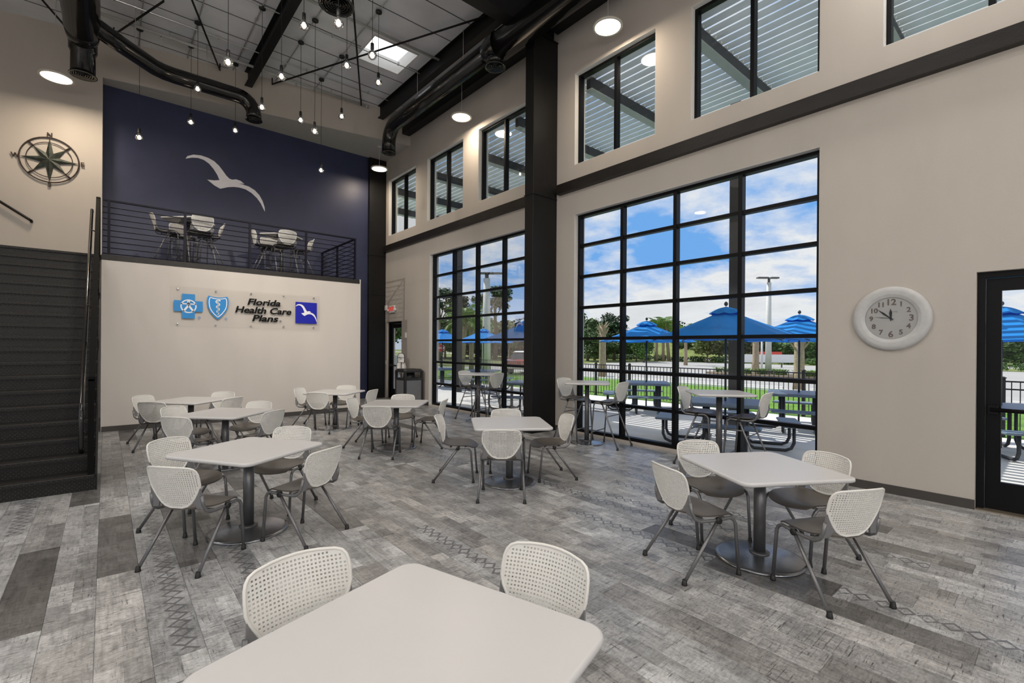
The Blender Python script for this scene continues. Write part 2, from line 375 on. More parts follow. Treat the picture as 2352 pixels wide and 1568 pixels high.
def plate_material():
    m = bpy.data.materials.new('diamond_plate'); m.use_nodes = True; t = m.node_tree; p = t.nodes['Principled BSDF']
    l = t.links.new
    p.inputs['Base Color'].default_value = (.026, .024, .023, 1); p.inputs['Roughness'].default_value = .42; p.inputs['Metallic'].default_value = .0; p.inputs['Specular IOR Level'].default_value = .3
    tc = t.nodes.new('ShaderNodeTexCoord'); s = t.nodes.new('ShaderNodeSeparateXYZ'); l(tc.outputs['Object'], s.inputs[0])
    def mth(op, a, b=None):
        x = t.nodes.new('ShaderNodeMath'); x.operation = op
        for i, q in enumerate((a, b)):
            if q is None: continue
            if isinstance(q, (int, float)): x.inputs[i].default_value = q
            else: l(q, x.inputs[i])
        return x.outputs[0]
    yz = mth('ADD', s.outputs[1], s.outputs[2])
    a = mth('SINE', mth('MULTIPLY', s.outputs[0], 150)); b = mth('SINE', mth('MULTIPLY', yz, 150))
    h = mth('MAXIMUM', mth('SUBTRACT', mth('MULTIPLY', a, b), .45), 0)
    bp = t.nodes.new('ShaderNodeBump'); bp.inputs['Strength'].default_value = .8; bp.inputs['Distance'].default_value = .006; l(h, bp.inputs['Height']); l(bp.outputs[0], p.inputs['Normal'])
    mr = t.nodes.new('ShaderNodeMixRGB'); l(h, mr.inputs[0]); mr.inputs[1].default_value = (.010, .0092, .0088, 1); mr.inputs[2].default_value = (.075, .072, .068, 1); l(mr.outputs[0], p.inputs['Base Color'])
    MT['plate'] = m
plate_material()

# ================================================================== room shell
XW, XO = 6.9, 7.2
YA = lambda x: 14.107-.188*x         # plan line of the skewed upper wall
ZC = 8.58
def visible(x, y, z):
    d = Vector((x, y, z))-CAM; dz = d.dot(fw)
    if dz < .3: return False
    return abs(d.dot(r2)/dz*1091.33) < 1230 and abs(d.dot(u2)/dz*1091.33) < 860
# ---- floor of planks
floor = MB().box((-4.8, -6, -.12), (7.0, 15.6, -.012)).build('floor', MT['baseboard']); floor['kind'] = 'structure'
PW, PL = .235, 1.5
def plank_mb(w, l):
    e = .0025
    return MB().loft([[(-w/2, -l/2, -.012), (w/2, -l/2, -.012), (w/2, l/2, -.012), (-w/2, l/2, -.012)],
                      [(-w/2, -l/2, -.002), (w/2, -l/2, -.002), (w/2, l/2, -.002), (-w/2, l/2, -.002)],
                      [(-w/2+e, -l/2+e, 0), (w/2-e, -l/2+e, 0), (w/2-e, l/2-e, 0), (-w/2+e, l/2-e, 0)]], True, False)
pm = {PL: plank_mb(PW-.001, PL-.001).mesh('plank', MT['plank'])}
rest = MB(); npl = 0
cand = []
i = -20
while (i+.5)*PW-.04 < XW:
    xc = (i+.5)*PW-.04; y = -6+random.random()*PL
    while y < 14.5:
        y1 = min(y+PL, 14.5); cand.append((xc, y, y1)); y = y1
    i += 1
def pscore(c):
    xc, a, b = c; m = (a+b)/2
    return any(visible(xc, q, 0) for q in (a, m, b)) and not (xc < -.15 and m > 7.4) and xc+PW/2 <= XW+.1
for xc, a, b in cand:
    x1 = min(xc+PW/2, XW)
    if pscore((xc, a, b)) and x1-xc > .02:
        l = round(b-a, 3); w = PW
        if x1 < xc+PW/2-.001:
            me = plank_mb(x1-(xc-PW/2)-.001, l-.001).mesh('plank', MT['plank']); cc = (x1+xc-PW/2)/2
        else:
            if l not in pm: pm[l] = plank_mb(PW-.001, l-.001).mesh('plank', MT['plank'])
            me = pm[l]; cc = xc
        if npl < 300: inst('plank', me, floor, (cc, (a+b)/2, 0)); npl += 1
        else: rest.box((xc-PW/2, a, -.012), (x1-.001, b-.001, 0))
    else: rest.box((xc-PW/2, a, -.012), (x1-.001, b-.001, 0))
ro = rest.build('plank_field', MT['plank'], floor); ro['kind'] = 'stuff'
# ---- window wall with its openings (y0, y1, z0, z1)
WIN = [(2.06, 6.23, .03, 4.24), (7.48, 11.65, .03, 4.24)]
CLER = [(-.36, 1.42), (2.07, 3.83), (4.46, 6.24), (7.60, 9.38), (10.03, 11.81), (12.45, 14.21)]
HOLES = WIN+[(a, b, 5.20, 6.97) for a, b in CLER]+[(-.42, .62, 0, 2.475), (13.28, 14.30, 0, 2.44)]
def wall_cells(x0, x1, y0, y1, z0, z1, holes):
    ys = sorted({y0, y1, *[h[0] for h in holes], *[h[1] for h in holes]}); zs = sorted({z0, z1, *[h[2] for h in holes], *[h[3] for h in holes]})
    mb = MB()
    for a, b in zip(ys, ys[1:]):
        for c, d in zip(zs, zs[1:]):
            if not any(h[0] <= (a+b)/2 <= h[1] and h[2] <= (c+d)/2 <= h[3] for h in holes): mb.box((x0, a, c), (x1, b, d))
    return mb
wr = wall_cells(XW, XO, -6, 15.6, -.02, 9.2, HOLES).build('wall_right', MT['wall_beige']); wr['kind'] = 'structure'
# white plaster reveals of the openings (thin linings)
n = 0
for (a, b, c, d) in HOLES[:8]:
    mb = MB(); g = .006
    mb.box((XW+.002, b-g, c), (XO-.002, b+.001, d)); mb.box((XW+.002, a-.001, c), (XO-.002, a+g, d)); mb.box((XW+.002, a, d-g), (XO-.002, b, d+.001))
    if c > 1: mb.box((XW+.002, a, c-.001), (XO-.002, b, c+g))
    n += 1
    q = mb.build('trim_%d' % n, MT['reveal_white']); q['kind'] = 'structure'
def glazing(name, y0, y1, z0, z1, nx, nz, fr=.06, dep=.11, x0=7.0):
    w = struct(name)
    MB().box((x0, y0+.007, z0), (x0+dep, y0+fr, z1-.007)).box((x0, y1-fr, z0), (x0+dep, y1-.007, z1-.007)).box((x0, y0+fr, z1-fr), (x0+dep, y1-fr, z1-.007)).box((x0, y0+fr, z0), (x0+dep, y1-fr, z0+fr)).build('window_frame', MT['frame_black'], w)
    py = (y1-y0)/nx; pz = (z1-z0)/nz; g = fr*.5
    for k in range(1, nx): MB().box((x0, y0+py*k-g, z0+fr), (x0+dep, y0+py*k+g, z1-fr)).build('mullion', MT['frame_black'], w)
    for k in range(1, nz): MB().box((x0+.012, y0+fr, z0+pz*k-g*.9), (x0+dep-.002, y1-fr, z0+pz*k+g*.9)).build('transom', MT['frame_black'], w)
    pane = MB().box((-.004, -py/2+.02, -pz/2+.02), (.004, py/2-.02, pz/2-.02)).mesh('pane', MT['glass'])
    for a in range(nx):
        for b in range(nz): inst('pane', pane, w, (x0+dep*.6, y0+py*(a+.5), z0+pz*(b+.5)))
    return w
glazing('window_1', *WIN[0][:2], .03, 4.24, 4, 7)
glazing('window_2', *WIN[1][:2], .03, 4.24, 4, 7)
for k, (a, b) in enumerate(CLER): glazing('window_%d' % (k+3), a, b, 5.20, 6.97, 2, 1, .055)
# ---- doors
def door(name, y0, y1, z1, side):
    d = struct(name); x0 = 6.99; dep = .12; f = .06
    MB().box((x0-.02, y0+.002, 0), (x0+dep, y0+f, z1-.002)).box((x0-.02, y1-f, 0), (x0+dep, y1-.002, z1-.002)).box((x0-.02, y0+f, z1-f), (x0+dep, y1-f, z1-.002)).build('door_frame', MT['frame_black'], d)
    a, b = y0+f+.004, y1-f-.004; s = .115; zb = .30; zt = z1-f-.006
    MB().box((x0+.03, a, .012), (x0+.075, a+s, zt)).box((x0+.03, b-s, .012), (x0+.075, b, zt)).box((x0+.03, a+s, zt-.13), (x0+.075, b-s, zt)).box((x0+.03, a+s, .012), (x0+.075, b-s, zb)).build('door_leaf', MT['frame_black'], d)
    MB().box((x0+.048, a+s-.01, zb-.01), (x0+.056, b-s+.01, zt-.12)).build('pane', MT['glass'], d)
    MB().tube([(x0-.045, a+.04, 1.05), (x0-.045, b-.04, 1.05)], .021, 10).build('panic_bar', MT['frame_black'], d)
    h = MB()
    for y in (a+.06, b-.06): h.box((x0-.045, y-.035, 1.005), (x0+.03, y+.035, 1.095))
    h.build('bar_bracket', MT['frame_black'], d)
    MB().box((x0-.09, y0+.01, .0), (x0+.14, y1-.01, .012)).build('threshold', MT['threshold'], d)
    return d
door('door_1', -.42, .62, 2.475, 1)
door('door_2', 13.28, 14.30, 2.44, 1)
# ---- baseboards
bb = MB()
for a, b in ((-6, -.42), (.62, 2.06), (6.23, 7.48), (11.65, 13.28)):
    bb.box((XW-.012, a, 0), (XW, b, .10))
q = bb.build('baseboard_right', MT['baseboard']); q['kind'] = 'structure'
q = MB().box((-.055, 11.858, 0), (5.0, 11.87, .10)).build('baseboard_loft', MT['baseboard']); q['kind'] = 'structure'
# ---- brown girt band on the window wall, split by the column
for k, (a, b) in enumerate(((-6, 6.62), (7.02, 14.38))):
    q = MB().box((XW-.10, a, 4.69), (XW-.001, b, 4.88)).build('trim_%d' % (20+k), MT['trim_brown']); q['kind'] = 'structure'
# ---- skewed upper wall: compass wall and bulkhead over the loft
P = [(-4.8, YA(-4.8)), (-.07, YA(-.07)), (-.07, 14.5), (-4.8, 15.6)]
q = MB().prism(P, 0, ZC).build('wall_compass', MT['wall_beige']); q['kind'] = 'structure'
P = [(-.07, YA(-.07)), (XW, YA(XW)), (XW, 14.62), (-.07, 14.62)]
q = MB().prism(P, 7.66, ZC).build('wall_bulkhead', MT['wall_beige']); q['kind'] = 'structure'
P = [(-.069, YA(-.07)+.004), (XW-.001, YA(XW)+.004), (XW-.001, 14.49), (-.069, 14.49)]
q = MB().prism(P, 7.652, 7.659).build('ceiling_soffit', MT['soffit']); q['kind'] = 'structure'
q = MB().box((-.07, 14.5, 0), (XW, 14.62, 7.66)).build('wall_navy', MT['wall_navy']); q['kind'] = 'structure'
# ---- loft: front wall, side wall, slab, fascia
q = MB().box((-.065, 11.87, 0), (5.0, 11.99, 3.262)).box((4.97, 11.868, 3.262), (5.0, 14.49, 3.375)).box((4.9, 11.99, 0), (5.0, 14.49, 3.262)).build('wall_loft', MT['wall_pale']); q['kind'] = 'structure'
q = MB().box((-.065, 11.86, 3.264), (4.968, 14.49, 3.367)).build('floor_loft', MT['trim_brown']); q['kind'] = 'structure'
q = MB().prism([(-1.62, 12.02), (-.067, 12.02), (-.067, YA(-.07)-.004), (-1.62, YA(-1.62)-.004)], 3.19, 3.367).build('floor_landing', MT['plate']); q['kind'] = 'structure'
# ---- ceiling deck with skylight opening
SK = (4.5, 5.63, 10.03, 11.11)
mb = MB(); xs = [-4.8, SK[0], SK[1], XW]; ys = [-6, SK[2], SK[3], 15.6]
for a in range(3):
    for b in range(3):
        if (a, b) != (1, 1): mb.box((xs[a], ys[b], ZC), (xs[a+1], ys[b+1], ZC+.12))
ceil = mb.build('ceiling', MT['ceiling_deck']); ceil['kind'] = 'structure'
for y in [7.6+.76*k for k in range(10)]:
    for a, b in (((-3.4, SK[0]-.05), (SK[1]+.05, 6.3)) if SK[2]-.05 < y < SK[3]+.05 else ((-3.4, 6.3),)): MB().box((a, y-.006, ZC-.012), (b, y+.006, ZC-.001)).build('deck_seam', MT['seam'], ceil)
sky = thing('skylight', 'bright square skylight with white curb in the grey ceiling', 'skylight', ((SK[0]+SK[1])/2, (SK[2]+SK[3])/2, ZC))
hx, hy = (SK[1]-SK[0])/2, (SK[3]-SK[2])/2
mb = MB()
for s in (-1, 1): mb.box((s*hx-.03 if s > 0 else -hx, -hy, -.02), (hx if s > 0 else -hx+.03, hy, .30)); mb.box((-hx+.03, (hy-.03) if s > 0 else -hy, -.02), (hx-.03, hy if s > 0 else -hy+.03, .30))
mb.build('curb', MT['reveal_white'], sky)
mb = MB(); rings = []
for k in range(5):
    f = 1-.12*k*k/4; z = .30+.05*k
    rings.append([(-hx*f, -hy*f, z), (hx*f, -hy*f, z), (hx*f, hy*f, z), (-hx*f, hy*f, z)])
mb.loft(rings, True, False); mb.build('dome', MT['dome'], sky)
# ---- the rest of the hall behind the camera: walls with open bays added to let in fill daylight
q = wall_cells(-5.0, -4.8, -6, 15.6, -.02, 9.2, [(-4.8, -.8, .1, 4.2), (.4, 4.4, .1, 4.2), (5.6, 9.6, .1, 4.2)]).build('wall_left', MT['wall_beige']); q['kind'] = 'structure'
mb = MB()
for a, b, c, d in ((-5.0, -3.9, -.02, 9.2), (.2, 1.6, -.02, 9.2), (5.8, 7.2, -.02, 9.2), (-3.9, .2, 4.2, 9.2), (1.6, 5.8, 4.2, 9.2)): mb.box((a, -6.2, c), (b, -6, d))
q = mb.build('wall_back', MT['wall_beige']); q['kind'] = 'structure'
# ================================================================== steel: columns, rafter, eave beam, purlins, rods
def ibeam_col(name, label, x0, x1, y0, y1, z1, plates=()):
    t = thing(name, label, 'column', ((x0+x1)/2, (y0+y1)/2, 0)); w = (x1-x0)/2; d = (y1-y0)/2
    MB().bbox((-w, -d, 0), (w, d, z1), .006).build('shaft', MT['black_steel'], t)
    for z in plates: MB().box((-w-.012, -d-.012, z), (w, d+.012, z+.012)).build('plate', MT['black_steel'], t)
    MB().box((-w-.02, -d-.02, 0), (w, d+.02, .016)).build('base_plate', MT['black_steel'], t)
    return t
ibeam_col('steel_column', 'tall black steel column between the two big windows', 6.24, 6.895, 6.70, 6.94, 7.74, (4.62,))
ibeam_col('steel_column', 'black boxed corner column beside the navy wall and exit door', 6.33, 6.895, 14.38, 14.495, 7.64, (3.3, 4.55))
t = thing('roof_beam', 'deep black roof beam crossing overhead to the steel column', 'beam', (0, 6.82, 7.75))
MB().box((-4.79, -.012, .02), (6.89, .012, .81)).build('web', MT['black_steel'], t)
MB().box((-4.79, -.14, 0), (6.89, .14, .02)).build('flange', MT['black_steel'], t)
MB().box((-4.79, -.14, .81), (6.89, .14, .828)).build('flange', MT['black_steel'], t)
t = thing('eave_beam', 'black channel beam running along the top of the window wall', 'beam', (6.66, 0, 7.95))
MB().box((-.02, -5.9, 0), (.02, 6.69, .25)).box((-.02, 6.95, 0), (.02, 12.82, .25)).build('web', MT['black_steel'], t)
MB().box((-.02, -5.9, -.015), (.22, 6.69, 0)).box((-.02, 6.95, -.015), (.22, 12.82, 0)).build('flange', MT['black_steel'], t)
for x, y0, lab in ((6.0, 6.98, 'black ceiling purlin above the right-hand duct'), (2.72, 6.98, 'black ceiling purlin above the hanging globe bulbs')):
    t = thing('purlin', lab, 'beam', (x, 0, 8.32)); yy = YA(x)-.05
    MB().box((-.008, y0, -.09), (.008, yy, .255)).build('web', MT['black_steel'], t)
    MB().box((-.08, y0, -.105), (.09, yy, -.09)).build('flange', MT['black_steel'], t)
    MB().box((-.08, y0, .235), (.008, yy, .255)).build('lip', MT['black_steel'], t)
rods = [((.11, 13.58), (.84, 11.61), 'short black brace rod left of the hanging globe bulbs'), ((1.25, 11.17), (2.11, 13.59), 'black brace rod slanting to the bulkhead left of the purlin'),
        ((3.25, 13.42), (5.94, 7.64), 'long black brace rod crossing under the skylight'), ((3.63, 9.09), (5.43, 12.93), 'black brace rod passing left of the skylight'), ((-1.3, 12.3), (-.65, 13.98), 'black brace rod above the disc lamp at far left')]
for a, b, lab in rods:
    t = thing('brace_rod', lab, 'rod', (*a, 8.42), 0, 'ceiling brace rods'); v = Vector((b[0]-a[0], b[1]-a[1], 0))
    MB().tube([(0, 0, 0), v], .02, 8).build('rod', MT['black_steel'], t)
    for q in (Vector((0, 0, 0)), v): MB().box(q+Vector((-.012, -.012, -.01)), q+Vector((.012, .012, .159))).build('cleat', MT['black_steel'], t)
# ---- sprinkler pipe and conduits on the deck
t = thing('sprinkler_pipe', 'thick white sprinkler pipe crossing the ceiling near the bulkhead', 'pipe', (0, 12.95, 8.45))
MB().tube([(-2, 0, 0), (5.60, 0, 0)], .034, 10).build('pipe', MT['pipe_white'], t)
MB().tube([(5.56, 0, 0), (5.64, 0, 0)], .045, 10).build('end_cap', MT['pipe_white'], t)
for x in (-.6, 1.05, 2.9, 4.6): MB().tube([(x, 0, .03), (x, 0, .129)], .008, 6).build('hanger', MT['pipe_white'], t)
for x in (.9, 2.1, 3.7, 5.0): MB().lathe([(.016, -.10), (.02, -.07), (.008, -.06), (.012, -.03)], 8, (x, 0, 0)).build('sprinkler_head', MT['chrome'], t)
t = thing('sprinkler_pipe', 'white sprinkler pipe in the middle of the ceiling beside the skylight', 'pipe', (0, 9.75, 8.47))
MB().tube([(-2, 0, 0), (6.2, 0, 0)], .03, 10).build('pipe', MT['pipe_white'], t)
for x in (.4, 1.9, 3.1, 5.2): MB().tube([(x, 0, .03), (x, 0, .109)], .008, 6).build('hanger', MT['pipe_white'], t)
GX = [.55, 1.47, 2.40, 3.34, 4.24]
nm = ['first', 'second', 'third', 'fourth', 'fifth']
for k, x in enumerate(GX):
    t = thing('conduit', '%s thin conduit from the left carrying globe-bulb canopies' % nm[k], 'conduit', (x, 0, 8.555), 0, 'ceiling conduits')
    MB().tube([(0, 6.97, 0), (0, YA(x)-.02, 0)], .011, 6).build('pipe', MT['pipe_white'], t)
    for y in (8, 9.6, 11.2, 12.6): MB().box((-.03, y-.012, -.012), (.03, y+.012, .024)).build('strap', MT['pipe_white'], t)
for y, lab in ((12.40, 'thin cross conduit just in front of the thick white pipe'), (10.65, 'thin cross conduit over the middle of the hanging bulbs')):
    t = thing('conduit', lab, 'conduit', (0, y, 8.530))
    MB().tube([(-1.5, 0, 0), (6.5, 0, 0)], .011, 6).build('pipe', MT['pipe_white'], t)
    for x in (.1, 1.9, 3.8, 5.4): MB().box((x-.012, -.03, -.012), (x+.012, .03, .049)).build('strap', MT['pipe_white'], t)
# ---- ducts
def duct(name, label, loc):
    return thing(name, label, 'duct', loc)
def collar(parent, p, ax, r, w=.05, nm_='collar'):
    a = Vector(ax).normalized(); p = Vector(p)
    return MB().tube([p-a*w/2, p-a*w/2, p+a*w/2, p+a*w/2], [r*.9, r, r, r*.9], 24).build(nm_, MT['duct_black'], parent)
def diffuser(parent, p, r):
    p = Vector(p); d = MB().lathe([(r*.80, .10), (r*.82, .02), (r*1.05, 0), (r*1.05, -.012), (r*.9, -.012), (r*.9, .03)], 28, p).build('diffuser', MT['duct_black'], parent)
    for k in range(5):
        q = r*(.80-.16*k); MB().lathe([(q, -.004), (q+.012, -.012), (q-.02, .025), (q-.03, .025)], 24, p, caps=False).build('diffuser_ring', MT['duct_black'], d)
    MB().lathe([(r*.85, .035), (r*.85, .03)], 24, p).build('damper_plate', MT['rubber_black'], d)
    return d
def rod_hang(parent, p, top, r=.006):
    MB().tube([p, (p[0], p[1], top)], r, 6).build('hanger_rod', MT['pipe_white'], parent)
t = duct('spiral_duct', 'black round duct along the window wall with elbow end', (5.90, 0, 7.64))
MB().tube([(.04, -5.9, 0), (.04, 7.35, 0)], .27, 28).build('duct_body', MT['duct_black'], t)
MB().tube([(.02, 7.35, 0), (0, 7.55, 0), (0, 7.75, .02)], [.27, .25, .18], 28, False).build('reducer', MT['duct_black'], t)
MB().tube([(0, 7.70, .02), (0, 11.75, .02)]+arc((0, 11.75, -.40), (0, 0, .42), (0, .42, 0), 0, PI/2, 6)[1:]+[(0, 12.17, -.62)], .182, 28).build('duct_body', MT['duct_black'], t)
collar(t, (.03, 7.25, 0), (0, 1, 0), .30, .06); collar(t, (0, 7.78, .02), (0, 1, 0), .235, .10); collar(t, (.03, 6.6, 0), (0, 1, 0), .285, .03); collar(t, (0, 9.6, .02), (0, 1, 0), .21, .05); collar(t, (0, 11.70, .02), (0, 1, 0), .20, .04)
collar(t, (0, 12.17, -.60), (0, 0, 1), .20, .03)
MB().tube([(.0, 7.47, -.18), (.0, 7.47, -.33)], .165, 24).build('neck', MT['duct_black'], t)
diffuser(t, (0, 7.47, -.38), .2); diffuser(t, (0, 12.17, -.66), .19)
for y in (5.4, 8.6, 10.6): rod_hang(t, (0, y, .15), .935)
t = duct('spiral_duct', 'black branching duct in front of the compass wall and bulkhead', (-.36, 0, 7.62))
MB().tube([(0, 7.0, 0), (0, 12.05, 0)], .27, 28).build('duct_body', MT['duct_black'], t)
collar(t, (0, 12.0, 0), (0, 1, 0), .30, .07); collar(t, (0, 10.6, 0), (0, 1, 0), .30, .05)
MB().tube([(0, 12.05, 0), (0, 12.4, 0)]+arc((0, 12.4, -.25), (0, 0, .25), (0, .25, 0), 0, PI/2, 6)[1:]+[(0, 12.65, -.62)], [.27, .25]+[.22]*5+[.19, .19], 28).build('drop', MT['duct_black'], t)
collar(t, (0, 12.65, -.62), (0, 0, 1), .22, .03); diffuser(t, (0, 12.65, -.66), .21)
MB().tube([(.05, 11.75, 0), (.55, 12.25, 0), (1.12, 12.78, 0), (1.30, 12.87, 0), (1.5, 12.90, 0), (2.72, 12.90, 0)]+arc((2.72, 12.90, -.36), (0, 0, .36), (.36, 0, 0), 0, PI/2, 6)[1:]+[(3.08, 12.90, -.44)], .165, 24).build('branch', MT['duct_black'], t)
collar(t, (.50, 12.20, 0), (1, 1, 0), .19, .06); collar(t, (1.16, 12.80, 0), (1, .8, 0), .19, .08); collar(t, (1.62, 12.90, 0), (1, 0, 0), .19, .04); collar(t, (2.70, 12.90, 0), (1, 0, 0), .185, .04); collar(t, (3.08, 12.90, -.44), (0, 0, 1), .185, .03)
diffuser(t, (3.08, 12.90, -.48), .18)
for p in ((0, 11.2, .25), (2.1, 12.9, .15), (.8, 12.5, .15)): rod_hang(t, p, .955)
t = duct('spiral_duct', 'black round ceiling diffuser hanging at the top edge of the picture', (2.78, 7.62, 7.1))
MB().tube([(0, 0, .06), (0, 0, .5)]+arc((0, -.3, .5), (0, .3, 0), (0, 0, .3), 0, PI/2, 6)[1:]+[(0, -3, .8)], .2, 24).build('duct_body', MT['duct_black'], t)
collar(t, (0, 0, .1), (0, 0, 1), .23, .04); diffuser(t, (0, 0, 0), .26)
for y in (-1.6, -.6): rod_hang(t, (0, y, .99), 1.475)
# ================================================================== lamps
def pendant(loc, label, dia=.5, top=ZC, sway=0, grp='disc pendant lamps', col=(1, .82, .62), pw=1.0):
    t = thing('disc_pendant', label, 'lamp', loc, 0, grp); r = dia/2
    MB().lathe([(r*.30, .075), (r*.34, .06), (r*.8, .045), (r*.97, .03), (r, .015), (r, 0), (r*.86, -.004), (r*.84, .006)], 40).build('shade', MT['lamp_rim'], t)
    MB().lathe([(r*.84, .004), (r*.84, -.002), (r*.5, -.006)], 40).build('diffuser', MT['lamp_glow'], t)
    h = top-loc[2]; pts = []
    for k in range(13):
        f = k/12; pts.append((sway*math.sin(f*PI*1.7)*(1-f)*.9, sway*.4*math.sin(f*PI*2.2), .08+f*(h-.085)))
    MB().tube(pts, .006, 6).build('cord', MT['cord_white'], t)
    MB().lathe([(.05, h-.03), (.055, h-.002)], 16).build('canopy', MT['lamp_rim'], t)
    li = bpy.data.lights.new('lamp_light', 'AREA'); li.shape = 'DISK'; li.size = dia*.8; li.energy = LAMP_W*pw; li.color = col; li.spread = math.radians(180)
    lo = bpy.data.objects.new('lamp_light', li); COL.objects.link(lo); lo.parent = t; lo.location = (0, 0, -.012)
    return t
pendant((-.76, 13.05, 6.93), 'glowing disc pendant hanging by the compass wall', .55, sway=.10, pw=1.7)
pendant((6.40, 5.06, 7.05), 'glowing disc pendant over the big right-hand window', .50, sway=.03)
pendant((6.42, 9.42, 7.12), 'glowing disc pendant between column and duct elbow', .50, sway=.02)
pendant((6.22, 13.45, 6.97), 'glowing disc pendant at the corner of navy wall and windows', .50, top=7.65)
FILL_PENDANTS = ((6.40, .9, 7.1), (6.40, -3.2, 7.1), (-3.6, 9.4, 7.0), (-3.6, 4.5, 7.0), (-3.6, .0, 7.0), (1.2, -4.6, 7.0), (3.9, -2.0, 7.3), (-1.4, 4.2, 7.3), (1.5, 2.4, 7.3), (.3, 6.6, 7.5), (1.0, 5.4, 7.5))  # unseen disc pendants added to brighten the hall
for k, p in enumerate(FILL_PENDANTS):
    pendant(p, 'added disc fill lamp above the hall, outside the picture', .5, grp='added disc fill lamps outside the picture', col=(1, .95, .89), pw=1.35)
def opal(loc, label, pw):  # unseen globe added behind the viewpoint as frontal fill light
    t = thing('fill_globe', label, 'lamp', loc, 0, 'added opal fill globes outside the picture')
    MB().lathe([(.04, .22)]+[(.2*math.sin(a), .2*math.cos(a)) for a in [.25+.26*k for k in range(11)]]+[(.01, -.2)], 24).build('globe', MT['lamp_glow'], t)
    MB().tube([(0, 0, .2), (0, 0, ZC-loc[2])], .008, 6).build('cord', MT['cord_white'], t)
    li = bpy.data.lights.new('fill_globe_light', 'POINT'); li.energy = pw; li.color = (1, .94, .87); li.shadow_soft_size = .22
    lo = bpy.data.objects.new('fill_globe_light', li); COL.objects.link(lo); lo.parent = t; lo.location = (0, 0, -.45)
for p, pw in (((-3.4, -1.6, 3.9), 190), ((-1.0, -4.6, 4.2), 170), ((1.8, -4.8, 4.2), 170)):
    opal(p, 'added opal fill globe behind the viewpoint, outside the picture', pw)
def track_spot(loc, target, pw, size, label):
    t = thing('track_spotlight', label, 'lamp', loc, 0, 'track spotlights outside the picture')
    d = (Vector(target)-Vector(loc)).normalized()
    MB().tube([(0, 0, 0), d*.16], [.05, .06], 16).build('can', MT['socket_black'], t)
    MB().tube([(0, 0, .0), (0, 0, .14)], .012, 8).build('stem', MT['socket_black'], t)
    MB().box((-.3, -.03, .14), (.3, .03, .17)).tube([(0, 0, .17), (0, 0, ZC-loc[2])], .01, 6).build('track', MT['socket_black'], t)
    li = bpy.data.lights.new('spot_light', 'SPOT'); li.energy = pw; li.color = (1, .92, .82); li.spot_size = math.radians(size); li.spot_blend = .8; li.shadow_soft_size = .06
    lo = bpy.data.objects.new('spot_light', li); COL.objects.link(lo); lo.parent = t; lo.location = d*.2
    lo.rotation_euler = (-d).to_track_quat('Z', 'Y').to_euler()
track_spot((-2.7, 7.6, 7.1), (6.7, 13.2, 2.6), 900, 44, 'track spotlight left of the stairs aimed at the far door wall')
track_spot((1.6, 5.3, 7.6), (1.4, 11.87, 1.3), 620, 64, 'added fill spotlight aimed at the left half of the sign wall')  # this one and the next are unseen spots added to brighten the sign wall
track_spot((4.0, 3.6, 6.6), (3.8, 11.87, 1.5), 620, 60, 'added fill spotlight aimed at the right half of the sign wall')
BULB = [(0.54, 13.18, 6.17), (1.47, 12.10, 7.12), (1.47, 13.14, 6.78), (2.39, 13.27, 6.91), (1.47, 8.75, 6.18), (2.40, 10.70, 6.51), (2.40, 9.28, 6.53), (2.40, 8.0, 6.80), (2.50, 6.77, 6.25), (3.34, 11.33, 6.77), (3.34, 10.37, 6.19), (4.21, 12.56, 6.19), (4.24, 11.24, 7.11), (3.34, 8.62, 6.80), (3.34, 7.52, 6.48), (4.24, 9.24, 7.08)]
BL = ['lowest of the globe bulbs at the far left of the cluster', 'globe bulb hanging in front of the branching duct', 'globe bulb over the navy wall, second from the left', 'globe bulb hanging just left of the short duct elbow', 'large globe bulb near the thick white pipe, upper left of cluster',
      'globe bulb hanging right of the branching duct elbow', 'globe bulb in the middle beside the long brace rod', 'globe bulb at the top edge left of the round diffuser', 'globe bulb hanging directly beneath the round diffuser', 'globe bulb against the bulkhead, left of the middle pair',
      'globe bulb against the bulkhead, lower of the middle pair', 'lowest globe bulb, hanging above the white gull at right', 'small globe bulb against the bulkhead at right of cluster', 'globe bulb hanging on the long brace rod beside the skylight', 'globe bulb seen against the bright skylight', 'rightmost globe bulb, just below the skylight']
def bulb_proto():
    sock = MB().lathe([(.012, .20), (.027, .195), (.029, .10), (.022, .085)], 16).mesh('socket', MT['socket_black'])
    pr = [(.020, .09), (.028, .075)]+[(.072*math.sin(a), .072*math.cos(a)) for a in [.5+.24*k for k in range(11)]]+[(.003, -.072)]
    gl = MB().lathe(pr, 20).mesh('globe', MT['bulb_glass'])
    fil = MB().lathe([(.008, .06), (.022, .035), (.034, .0), (.028, -.025), (.006, -.038)], 10).mesh('filament', MT['filament'])
    can = MB().lathe([(.02, -.05), (.062, -.04), (.065, -.005)], 18).mesh('canopy', MT['socket_black'])
    return sock, gl, fil, can
sock, gl, fil, can = bulb_proto()
for p, lab in zip(BULB, BL):
    t = thing('globe_pendant', lab, 'lamp', p, 0, 'clear globe bulbs hanging from the ceiling')
    inst('socket', sock, t); g = inst('globe', gl, t); inst('filament', fil, g)
    top = 8.545
    MB().tube([(0, 0, .195), (0, 0, top-p[2]-.045)], .0045, 6).build('cord', MT['socket_black'], t)
    inst('canopy', can, t, (0, 0, top-p[2]))
